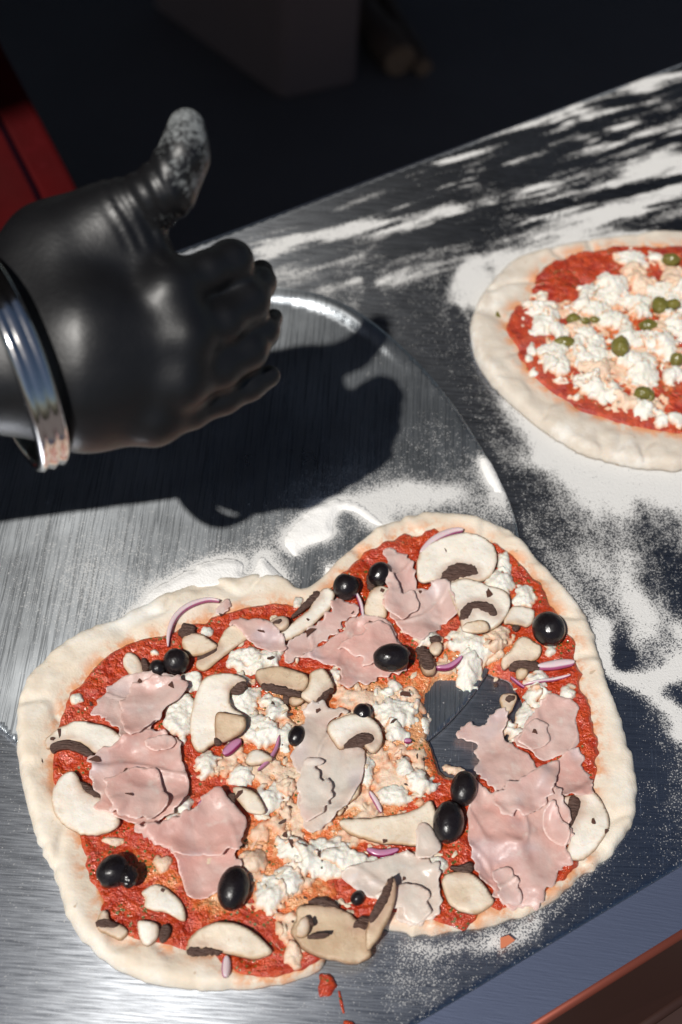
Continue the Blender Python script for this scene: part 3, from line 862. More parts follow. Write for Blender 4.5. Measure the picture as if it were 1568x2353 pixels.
outline2 = [(1560,532),(1480,536),(1400,545),(1310,562),(1230,580),(1190,590),(1160,612),(1140,635),(1105,680),(1090,710),(1080,755),(1088,810),(1112,860),(1160,912),(1230,972),(1300,1020),(1380,1055),(1480,1075),(1568,1078),(1680,1072),(1800,1035),(1900,960),(1955,860),(1955,760),(1900,660),(1800,585),(1680,545)]
sauce2 = np.r_[K(7, 355,810, 370,720, 430,650, 540,560, 590,400, 700,330, 850,270, 1000,255, 1170,215, 1250,230, 1400,225, 1568,225), [(1700,578),(1810,640),(1870,740),(1870,840),(1800,930),(1690,990)], K(7, 1568,1520, 1400,1480, 1200,1450, 1000,1400, 850,1330, 740,1260, 620,1190, 540,1100, 470,1030, 430,920)]
def thin2(xy):
    return .5 * poly_mask(xy, K(7, 600,700, 900,560, 1300,500, 1700,560, 1700,1300, 1300,1300, 900,1150, 640,1050), .02, .008) - .15
pz2 = pizza('pizza', 'raw round pizza with mozzarella and capers on the floured table at the right', outline2, None, sauce2, thin2, (DOUGH_DIM, SAUCE2), .0064, .0046, .02, 77)

# ================================================================ TOPPINGS
def field_slab(name, phi, lo, hi, cell, topf, botf, mat, attrf=None):
    """closed lump over the area where phi > 0 (outline snapped to phi = 0)"""
    nx = int((hi[0] - lo[0]) / cell) + 2; ny = int((hi[1] - lo[1]) / cell) + 2
    X, Y = np.meshgrid(lo[0] + np.arange(nx) * cell, lo[1] + np.arange(ny) * cell, indexing='ij')
    p = np.c_[X.ravel(), Y.ravel()]; f = phi(p)
    g = f.reshape(nx, ny)
    keep = (g[:-1, :-1] + g[1:, :-1] + g[:-1, 1:] + g[1:, 1:]) > 0
    keep[0] = keep[-1] = False; keep[:, 0] = keep[:, -1] = False
    if keep.sum() < 4: return None
    cnt = np.zeros((nx, ny), int)
    for i in (0, 1):
        for j in (0, 1): cnt[i:nx - 1 + i, j:ny - 1 + j] += keep
    used = (cnt > 0).ravel(); bnd = ((cnt > 0) & (cnt < 4)).ravel()
    gx_, gy_ = np.gradient(g, cell); gr = np.c_[gx_.ravel(), gy_.ravel()]
    st = -f[:, None] * gr / ((gr ** 2).sum(1)[:, None] + 1e-9)
    L = np.linalg.norm(st, axis=1)[:, None]; st *= np.minimum(1, .6 * cell / (L + 1e-12))
    p[bnd] += st[bnd]; f = f.copy(); f[bnd] = 0
    idx = -np.ones(nx * ny, int); idx[used] = np.arange(used.sum())
    ii, jj = np.nonzero(keep); q = lambda i, j: idx[i * ny + j]
    F = np.c_[q(ii, jj), q(ii + 1, jj), q(ii + 1, jj + 1), q(ii, jj + 1)]
    xy, f = p[used], f[used]; n = len(xy)
    zt = topf(xy, f); zb = np.minimum(botf(xy, f), zt - 2e-4)
    E = boundary_edges(F)
    F2 = F.tolist() + (F[:, ::-1] + n).tolist() + [[b, a, a + n, b + n] for a, b in E]
    at = None
    if attrf: at = {k: np.r_[v, v] for k, v in attrf(xy, f).items()}
    return mesh_obj(name, np.r_[np.c_[xy, zt], np.c_[xy, zb]], F2, mat, None, at)

def grid_max(lo, hi, phi, topf):
    w = win(np.array(lo), np.array(hi), 0); p = gpts(w); f = phi(p); m = f > 0
    z = np.full(len(p), -1.0)
    if m.any(): z[m] = topf(p[m], f[m])
    i0, i1, j0, j1 = w
    GZ[i0:i1, j0:j1] = np.maximum(GZ[i0:i1, j0:j1], z.reshape(i1 - i0, j1 - j0))

def lump(name, lab, cat, px, py, rx, ry, mat, seed, group=None, sz=None, rough=.0012, ang=0, fr=1.0):
    """a crumbly curd lump whose half widths are given in picture pixels"""
    poly = [(px + rx * .7 * math.cos(t), py + ry * .7 * math.sin(t)) for t in np.linspace(0, 6.28, 12, endpoint=False)]
    z = local(poly); ctr = P((px, py), z + .002)
    sc = np.linalg.norm(P((px + 10, py), z) - P((px, py), z)) / 10
    sx, sy = rx * sc, ry * sc * 1.18
    sz = sz or min(.0048, min(sx, sy) * .6)
    sd = seed * 3.17
    def phi(p):
        x, y = p[:, 0] - ctr[0], p[:, 1] - ctr[1]
        e = 1 - np.sqrt((x / sx) ** 2 + (y / sy) ** 2)
        return e + (fbm(x + sd, y, 120 * fr, 3, seed) - .5) * 1.7 + (fbm(x, y + sd, 420, 2, seed + 2) - .5) * .55
    w = win(ctr - (sx, sy), ctr + (sx, sy), .008); i0, i1, j0, j1 = w
    D = box(dil(GZ[i0:i1, j0:j1], 1), 2)
    def top(xy, f):
        x, y = xy[:, 0], xy[:, 1]
        e = np.clip(1 - np.sqrt(((x - ctr[0]) / sx) ** 2 + ((y - ctr[1]) / sy) ** 2), 0, 1) ** .5
        h = sz * (.30 + .70 * e) * np.clip(f / .5, 0, 1) ** .6 * (.62 + .75 * fbm(x + sd, y, 200, 3, seed + 4))
        return samp(D, i0, j0, xy) + h + (fbm(x, y, 650, 2, seed + 6) - .5) * rough * 1.6 * np.clip(f / .1, 0, 1) + .0002
    lo, hi = ctr - np.array([sx, sy]) * 1.7 - .002, ctr + np.array([sx, sy]) * 1.7 + .002
    o = field_slab(name, phi, lo, hi, .0009, top, lambda xy, f: samp(D, i0, j0, xy) - .0012, mat, lambda xy, f: {'low': ss(.30, 0, f)})
    if o is None: return None
    grid_max(lo, hi, phi, top)
    return tag(recentre(o), lab, cat, group)

def drape(pts_px, thick, wave, edge_lift, seed, tear=.0018, soft=3, clear=.0006, dz=0, cell=.0013, flat=0.0):
    """outline + top function for a thin floppy piece lying on whatever is below it"""
    z = local(pts_px) + .001
    poly = torn(P(pts_px, z + thick), tear, .0014, seed, 1)
    w = win(poly.min(0), poly.max(0)); i0, i1, j0, j1 = w
    D = box(box(dil(GZ[i0:i1, j0:j1], 2), soft), soft)
    zl = float(np.percentile(samp(D, i0, j0, poly), 60))
    an = RS.uniform(0, 3.14)
    def top(xy, d):
        x, y = xy[:, 0], xy[:, 1]
        s_ = x * math.cos(an) + y * math.sin(an); t_ = -x * math.sin(an) + y * math.cos(an)
        cr = 1 - np.abs(2 * fbm(s_ * 1.0, t_ * .45, 38, 2, seed + 11) - 1)
        wv = (fbm(s_ * 1.0, t_ * .35, 55, 2, seed) - .35) * wave + ss(.90, 1, cr) * wave * .22 + (fbm(x, y, 170, 2, seed + 12) - .5) * .0013
        e = edge_lift * ss(.010, 0, d) * (fbm(x, y, 70, 1, seed + 2) - .2)
        b = samp(D, i0, j0, xy)
        raw = samp(GZ[i0:i1, j0:j1], i0, j0, xy)
        b = b * (1 - flat) + zl * flat
        return np.maximum(b + wv, raw * (1 - flat) + (b) * flat) + clear + thick + np.maximum(e, 0) + dz
    return poly, top

def ham_piece(k, v, lab, mat, seed, wave=.0035, lift=.003, tear=.0030, parent=None, dz=0, soft=3):
    pts = K(k, *v)
    poly, top = drape(pts, .0004, wave, lift, seed, tear, soft=soft, dz=dz, clear=.0004)
    # freeze heights before the grid is raised
    o = slab('ham_slice' if parent is None else 'folded_layer', [poly], .0011, top, .0003, mat, None, lambda xy, d: {'edge': ss(.0014, 0, d)})
    xyq = gpts(win(poly.min(0), poly.max(0), .002))
    raise_grid([poly], top)
    if parent is None:
        return tag(recentre(o), lab, 'ham')
    o.parent = parent; o.matrix_parent_inverse = Matrix.Translation(-Vector(parent.location))
    return o

def mushroom(k, v, gills, lab, mat=0, seed=0, th=.0034, dz=0.0, tilt=.7, cat='mushroom'):
    th = th * .62
    pts = K(k, *v) if not isinstance(v, list) else np.array(v, float)
    z = local(pts) + dz
    poly = torn(chaikin(P(pts, z + th), 2), .0007, .0016, seed, 0)
    w = win(poly.min(0), poly.max(0)); p = gpts(w); i0, i1, j0, j1 = w
    d, _ = sdf(p, [poly]); m = d > 0
    g = box(dil(GZ, 1)[i0:i1, j0:j1], 4).ravel()
    A_ = np.c_[p[m], np.ones(m.sum())]; pl = np.linalg.lstsq(A_, g[m], rcond=None)[0]
    pl[:2] *= tilt; c = p[m].mean(0); pl[2] = g[m].mean() - pl[:2] @ c
    res = np.percentile(g[m] - A_ @ pl, 75)
    def plane(xy): return xy @ pl[:2] + pl[2] + res + dz
    def top(xy, d):
        x, y = xy[:, 0], xy[:, 1]
        return plane(xy) + th * (.80 + .20 * np.sqrt(np.clip(1 - (1 - np.clip(d / .0011, 0, 1)) ** 2, 0, 1))) + (fbm(x, y, 60, 2, seed) - .5) * .0024 + (fbm(x, y, 260, 2, seed + 1) - .5) * .0006
    root = empty('mushroom_slice', [*c, float(plane(c[None])[0])], lab, cat)
    GP = []
    if gills is not None:
        for gl in (gills if isinstance(gills[0], (tuple, list)) else [gills]):
            GP.append(K(k, *gl) if k else np.array(gl, float).reshape(-1, 2))
    def fat(xy, d):
        t = np.zeros(len(xy))
        for gp in GP:
            dg, _ = sdf(xy, [P(gp, z + th)]); t = np.maximum(t, ss(-.0062, 0, dg))
        return {'edge': ss(.0028, 0, d), 'tint': t * .8, 'side': ss(.0009, 0, d)}
    adopt(slab('flesh', [poly], .0012, top, lambda d: th * .9, FLESH[mat], None, fat), root)
    if gills is not None:
        for gp in GP:
            gpl = torn(P(gp, z + th), .0009, .0008, seed + 3, 1, 2.0)
            def gtop(xy, d):
                dF, _ = sdf(xy, [poly])
                bas = np.where(dF > 0, top(xy, np.maximum(dF, 0)), plane(xy) + th * .75)
                return bas + .0003 + .0009 * ss(0, .001, d) * fbm(xy[:, 0], xy[:, 1], 600, 1, seed)
            adopt(slab('gills', [gpl], .0010, gtop, .0022, GILL), root)
    raise_grid([poly], top)
    return root

def olive(px, py, rx, ry, ang, lab, seed, name='black_olive', mat=None, hole=1, sink=.72, cat='olive', group=None, ax=1.0, wr=.02, pitch=0.0):
    """ry is the half length along the olive's axis; ang = picture angle of that axis in degrees"""
    mat = mat or OLIVE
    poly = [(px + rx * .6 * math.cos(t), py + rx * .6 * math.sin(t)) for t in np.linspace(0, 6.28, 10, endpoint=False)]
    z = local(poly)
    sc = np.linalg.norm(P((px + 10, py), z + .006) - P((px, py), z + .006)) / 10
    a, b = rx * sc, ry * sc
    zc = z + a * sink
    ctr = P((px, py), zc)
    tip = P((px + 10 * math.sin(math.radians(ang)), py - 10 * math.cos(math.radians(ang))), zc) - ctr
    tip /= np.linalg.norm(tip)
    nu, nv = 28, 20
    V = []
    r = np.random.RandomState(seed)
    for i in range(nv + 1):
        th = math.pi * i / nv
        for j in range(nu):
            ph = 2 * math.pi * j / nu
            p = np.array([math.sin(th) * math.cos(ph), math.sin(th) * math.sin(ph), math.cos(th)])
            q_ = p * np.array([a, a, b])
            if hole and th < .42:                       # pit hole pressed into one end
                t = 1 - th / .42
                q_[2] -= b * .55 * ss(0, .6, t)
                q_[:2] *= 1 - .0 * t
            if hole and th > math.pi - .25:
                q_[2] += b * .05
            w = 1 + wr * (fbm(p[0:1] * 3 + seed, p[1:2] * 3, 1.3, 2, seed, p[2:3] * 3)[0] - .5) * 2
            V.append(q_ * w)
    V = np.array(V)
    F = [[i * nu + j, i * nu + (j + 1) % nu, (i + 1) * nu + (j + 1) % nu, (i + 1) * nu + j] for i in range(nv) for j in range(nu)]
    zax = Vector((tip[0], tip[1], math.sin(pitch))).normalized()
    o = mesh_obj(name, V, F, mat)
    o.rotation_euler = zax.to_track_quat('Z', 'Y').to_euler()
    o.location = [float(ctr[0]), float(ctr[1]), float(zc)]
    sb = o.modifiers.new('smooth', 'SUBSURF'); sb.levels = 1; sb.render_levels = 1
    cir = np.array([ctr + (a * .9 * math.cos(t), a * .9 * math.sin(t)) for t in np.linspace(0, 6.28, 14, endpoint=False)])
    raise_grid([cir], lambda xy, d: np.full(len(xy), z + a * sink))
    return tag(o, lab, cat, group)

def onion(k, v, wpx, lab, mat, seed, hz=.0022, dz=0):
    pts = K(k, *v)
    for _ in range(2):
        nw = [pts[0]]
        for a, b in zip(pts[:-1], pts[1:]): nw += [a * .75 + b * .25, a * .25 + b * .75]
        pts = np.array(nw + [pts[-1]])
    z = local([pts[len(pts) // 2] + (dx, dy) for dx, dy in ((-8, -8), (8, -8), (8, 8), (-8, 8))]) + dz
    c = P(pts, z + hz); t = np.gradient(c, axis=0); t /= np.linalg.norm(t, axis=1)[:, None]
    n = np.c_[-t[:, 1], t[:, 0]]
    s = np.linspace(0, 1, len(c)); w = np.sin(np.pi * np.clip(s, .04, .96)) ** .55
    W = np.linalg.norm(P(pts[0] + (wpx, 0), z) - P(pts[0], z)) * .5 * w
    V, A_, F = [], [], []
    prof = [(-1, 0), (-.95, .6), (-.4, 1), (.4, 1), (.95, .6), (1, 0)]
    for i in range(len(c)):
        zz = float(samp(GZ, 0, 0, c[i:i + 1])[0]) + .0004
        zz = max(z, zz) if i else z
        for a, b in prof:
            p = c[i] + n[i] * a * W[i]; V.append([*p, 0, a]); V[-1][2] = zz + b * hz
            A_.append(1.0 if a < -.5 else (.45 if a > .5 else .1))
    V = np.array(V)[:, :3]; m = len(prof)
    zs = V[:, 2].reshape(-1, m); kk = np.ones(5) / 5
    zs = np.array([np.convolve(np.pad(zs[:, i], 2, 'edge'), kk, 'valid') for i in range(m)]).T; V[:, 2] = zs.ravel()
    for i in range(len(c) - 1):
        for j in range(m): F.append([i * m + j, i * m + (j + 1) % m, (i + 1) * m + (j + 1) % m, (i + 1) * m + j])
    F.append(list(range(m))[::-1]); F.append([(len(c) - 1) * m + j for j in range(m)])
    o = mesh_obj('onion_sliver', V, F, mat, None, {'edge': A_})
    return tag(recentre(o), lab, 'onion')

# ================================================================ LARGE PIZZA, lowest layer first
def curd_field(lab, poly_px, thr, seed, mat, hmax=.0022, name='crumbled_mozzarella'):
    """crumbled cheese worked into the sauce: many small patches nobody could count"""
    pw = chaikin(P(poly_px, .009), 2)
    def phi(p):
        d, _ = sdf(p, [pw])
        x, y = p[:, 0], p[:, 1]
        return (fbm(x, y, 75, 3, seed) - thr) * 3 + (fbm(x, y, 330, 2, seed + 2) - .5) * 1.3 - 2 * ss(.006, -.004, d)
    lo, hi = pw.min(0) - .004, pw.max(0) + .004
    w = win(lo, hi, .004); i0, i1, j0, j1 = w; D = box(GZ[i0:i1, j0:j1], 1)
    def top(xy, f):
        x, y = xy[:, 0], xy[:, 1]
        return samp(D, i0, j0, xy) + .0003 + hmax * np.sqrt(np.clip(f / .5, 0, 1)) * (.25 + 1.1 * fbm(x, y, 260, 2, seed + 4)) + (fbm(x, y, 700, 1, seed + 5) - .5) * .0007
    o = field_slab(name, phi, lo, hi, .0011, top, lambda xy, f: samp(D, i0, j0, xy) - .001, mat, lambda xy, f: {'low': ss(.7, 0, f)})
    grid_max(lo, hi, phi, top)
    tag(recentre(o), lab, 'cheese', None, 'stuff')
curd_field('orange stained crumbled mozzarella spread over the middle of the large pizza', [(470,1740),(560,1650),(640,1560),(800,1560),(960,1560),(1000,1640),(985,1740),(1000,1830),(960,1900),(880,1950),(790,1960),(760,2060),(700,2110),(640,2090),(560,2060),(550,1980),(560,1900),(600,1860),(500,1800)], .50, 15, MOZZ[1])
curd_field('crumbled stained cheese between the torn hole and the upper mushrooms', [(960,1560),(985,1480),(1080,1420),(1180,1440),(1170,1530),(1100,1530),(1010,1560)], .44, 17, MOZZ[1])
curd_field('crumbled stained cheese in the sauce near the dripping lower crust', [(600,2080),(720,2100),(730,2210),(640,2190)], .52, 19, MOZZ[1])

ML = [  # crop, x, y, rx, ry, stained, label
 (2,500,1035,190,85,0,'long white mozzarella clump below the small ham slice with a curled end'),
 (2,390,1290,110,115,0,'white mozzarella clump in the bend of the curved mushroom slice'),
 (2,600,1400,110,90,0,'white mozzarella clump under the two dark gilled mushroom chunks'),
 (2,530,1540,150,90,0,'wide white mozzarella clump left of the central ham slice'),
 (1,1230,1420,110,150,0,'white mozzarella clump at the right edge of the upper left ham slice'),
 (2,60,1170,70,50,0,'small mozzarella clump below the pale mushroom near the left olive'),
 (2,1015,1150,52,60,0,'small round mozzarella clump beside the mushroom stem chunk'),
 (5,150,125,90,100,0,'crumbly mozzarella clump with a brown mushroom bit right of the folded ham'),
 (5,380,190,60,70,0,'thin mozzarella strand below the pale mushroom cube'),
 (2,1450,1420,160,110,0,'large crumbly mozzarella clump left of the torn hole in the dough'),
 (2,1430,1540,60,70,0,'mozzarella drip under the large clump left of the torn hole'),
 (5,560,360,90,85,0,'white mozzarella clump right of the see-through mushroom shaving'),
 (5,690,260,70,70,1,'stained mozzarella clump against the left side of the central ham slice'),
 (5,690,430,50,60,1,'small stained mozzarella crumb below the central ham slice left side'),
 (5,750,700,100,80,0,'white mozzarella clump at the left end of the long melted band'),
 (5,900,760,190,105,0,'biggest smooth white mozzarella band under the tip of the central ham slice'),
 (5,1120,760,150,60,0,'tapering right end of the long mozzarella band'),
 (5,700,900,110,75,0,'mozzarella clump under the long melted band'),
 (5,560,1020,110,85,0,'mozzarella clump right of the lowest whole olive'),
 (5,450,780,85,70,1,'stained mozzarella clump at the right edge of the lower left ham slice'),
 (5,640,1240,50,40,1,'small stained clump beside the large torn mushroom at the lower edge'),
 (5,735,1440,45,75,1,'stained mozzarella strand near the sauce dripping off the crust'),
 (5,1225,170,50,75,0,'narrow mozzarella crumb right of the central ham slice'),
 (5,1400,340,110,45,0,'mozzarella clump above the long curved mushroom with thin gills'),
 (5,1500,110,65,60,0,'mozzarella clump left of the upper olive of the touching pair'),
 (3,515,325,42,62,0,'mozzarella clump right of the largest mushroom slice'),
 (3,490,440,85,60,0,'mozzarella clump between the two big white mushroom slices'),
 (3,630,530,55,58,0,'mozzarella clump above the small white mushroom cap piece'),
 (3,330,800,130,70,0,'wide mozzarella clump below the ring shaped mushroom slice'),
 (3,480,780,70,70,1,'stained mozzarella clump left of the sunlit mushroom near the right olive'),
 (3,305,960,65,70,0,'mozzarella clump on the upper edge of the torn hole'),
 (3,785,850,48,38,0,'small mozzarella piece under the right olive'),
 (3,730,1050,72,62,0,'mozzarella clump above the ham slice right of the hole'),
 (3,690,1120,55,60,0,'mozzarella clump touching the upper tip of the right ham slice'),
 (3,915,1095,56,40,0,'small mozzarella clump on the sauce near the right crust'),
 (3,640,1230,50,50,0,'mozzarella clump between the two ham slices right of the hole'),
 (3,570,1330,62,62,0,'mozzarella clump in the gap of the ham slices right of the hole'),
 (6,60,215,90,60,0,'mozzarella clump below the torn hole left of the touching olives'),
 (6,215,130,50,25,1,'stained mozzarella crumb on the lower edge of the torn hole'),
 (6,125,690,48,42,0,'small white mozzarella piece between the lower mushrooms'),
 (4,1260,430,70,65,0,'mozzarella clump between the folded ham and the lower left ham slice'),
 (4,1200,500,50,35,0,'tiny mozzarella clump in the dark gap between two ham slices'),
 (4,1110,790,55,40,1,'brownish mozzarella bit on the thin sauce left of the lower ham'),
 (1,520,1305,34,24,0,'tiny mozzarella crumb on sauce near the left crust'),
 (1,1055,990,30,20,0,'tiny mozzarella crumb on sauce left of the olive with the onion sliver'),
 (2,135,850,35,40,0,'small crumb on sauce left of the small ham slice'),
 (2,760,650,30,40,0,'small crumb beside the long mushroom at the crust notch'),
 (4,740,635,75,22,1,'pinkish crumb streak under the lower left white mushroom'),
 (2,1400,1220,60,50,0,'mozzarella crumb under the large middle ham slice'),
 (3,60,760,60,60,0,'mozzarella crumb beside the dark curled mushroom'),
]
for i, (k, x, y, rx, ry, stn, lab) in enumerate(ML):
    s = KS[k][2]; c = K(k, x, y)[0]
    lump('mozzarella_clump', lab, 'mozzarella', c[0], c[1], rx * s * 1.12, ry * s * 1.12, MOZZ[stn], 100 + i, 'mozzarella clumps on the large pizza')

def scatter(name, lab, cat, areas, n, mat, seed, smin, smax):
    r = np.random.RandomState(seed); V, F = [], []
    ico = np.array([(0, 0, 1), (.9, 0, .3), (.28, .85, .3), (-.72, .52, .3), (-.72, -.52, .3), (.28, -.85, .3), (.72, .52, -.4), (-.28, .85, -.4), (-.9, 0, -.4), (-.28, -.85, -.4), (.72, -.52, -.4)])
    fc = [(0,1,2),(0,2,3),(0,3,4),(0,4,5),(0,5,1),(1,6,2),(2,7,3),(3,8,4),(4,9,5),(5,10,1),(6,7,2),(7,8,3),(8,9,4),(9,10,5),(10,6,1),(6,10,9),(6,9,8),(6,8,7)]
    polys = [P(a, .008) for a in areas]
    w = np.array([abs(np.sum(p[:, 0] * np.roll(p[:, 1], -1) - p[:, 1] * np.roll(p[:, 0], -1))) for p in polys]); w /= w.sum()
    while len(V) < n:
        p = polys[r.choice(len(polys), p=w)]; q_ = p.min(0) + r.rand(2) * (p.max(0) - p.min(0))
        if sdf(q_[None], [p])[0][0] < 0: continue
        z = samp(GZ, 0, 0, q_[None])[0]
        s = r.uniform(smin, smax); a = r.uniform(0, 3.14); el = r.uniform(1, 2.8)
        v = ico * r.uniform(.55, 1.4, (11, 1)) * [s * el, s, s * .6]
        V.append(np.c_[v[:, 0] * math.cos(a) - v[:, 1] * math.sin(a), v[:, 0] * math.sin(a) + v[:, 1] * math.cos(a), v[:, 2]] + [q_[0], q_[1], z + s * .3])
    o = mesh_obj(name, np.concatenate(V), [[a + 11 * i, b + 11 * i, c + 11 * i] for i in range(len(V)) for a, b, c in fc], mat, smooth=False)
    return tag(recentre(o), lab, cat, None, 'stuff')
midp = [(440,1500),(640,1420),(900,1400),(1180,1400),(1280,1560),(1160,1600),(1100,1520),(960,1580),(1000,1800),(1060,1960),(940,2080),(700,2200),(560,2100),(430,2060),(540,1850),(440,1700),(600,1600)]
scatter('mushroom_crumbs', 'tiny brown mushroom crumbs scattered between the toppings of the large pizza', 'mushroom crumbs', [midp], 60, GILL, 61, .0005, .0013)
scatter('pale_mushroom_crumbs', 'tiny pale broken mushroom bits scattered between the toppings of the large pizza', 'mushroom crumbs', [midp], 150, FLESHBIT, 62, .0006, .0018)

onion(1, (1150,945, 1152,860, 1185,760, 1250,690, 1340,645, 1430,622, 1500,638), 15, 'long curved pale red onion sliver lying on the upper left crust', ONION, 1, .0034)
onion(3, (30,265, 80,205, 150,160, 230,128, 280,130), 20, 'pale red onion sliver sticking out behind the largest mushroom slice', ONION, 2, .005)
onion(2, (635,1570, 615,1650, 560,1740, 490,1800), 10, 'dark purple onion sliver beside the pale mushroom cube', ONIOND, 3, .004)
onion(2, (255,1690, 310,1640, 370,1590), 26, 'purple onion piece under the curved mushroom slice', ONIOND, 4, .003)
onion(3, (120,945, 200,942, 270,893), 16, 'deep magenta onion sliver above the torn hole', ONIOND, 5, .0036)
onion(3, (720,935, 800,925, 870,912, 935,908), 24, 'pale onion wedge pointing at the right crust below the right olive', ONION, 6, .004)
onion(3, (640,1045, 740,1030, 830,1010, 910,992), 9, 'thin pink onion sliver on the sauce below the pale onion wedge', ONION, 7)
onion(3, (560,1000, 600,1030, 640,1062), 8, 'thin dark onion sliver on the right edge of the torn hole', ONIOND, 8)
onion(5, (1255,305, 1300,370, 1335,445), 13, 'small onion sliver above the long mushroom with thin gills', ONION, 9)
onion(5, (80,400, 140,350, 225,335), 14, 'bright magenta onion piece between two ham slices on the left', ONIOND, 10, .004)
onion(5, (275,1430, 272,1500, 268,1575), 22, 'short white onion piece at the lower crust', ONION, 11, .004)
onion(5, (1235,700, 1330,735, 1450,705), 20, 'dark red onion strip right of the long mozzarella band', ONIOND, 12)
onion(2, (1160,575, 1200,660, 1212,760), 9, 'narrow white onion strip hanging below the upper left olive', ONION, 13, .005)
onion(2, (1490,1600, 1540,1598), 14, 'tiny purple onion bit below the large crumbly mozzarella clump', ONIOND, 14)

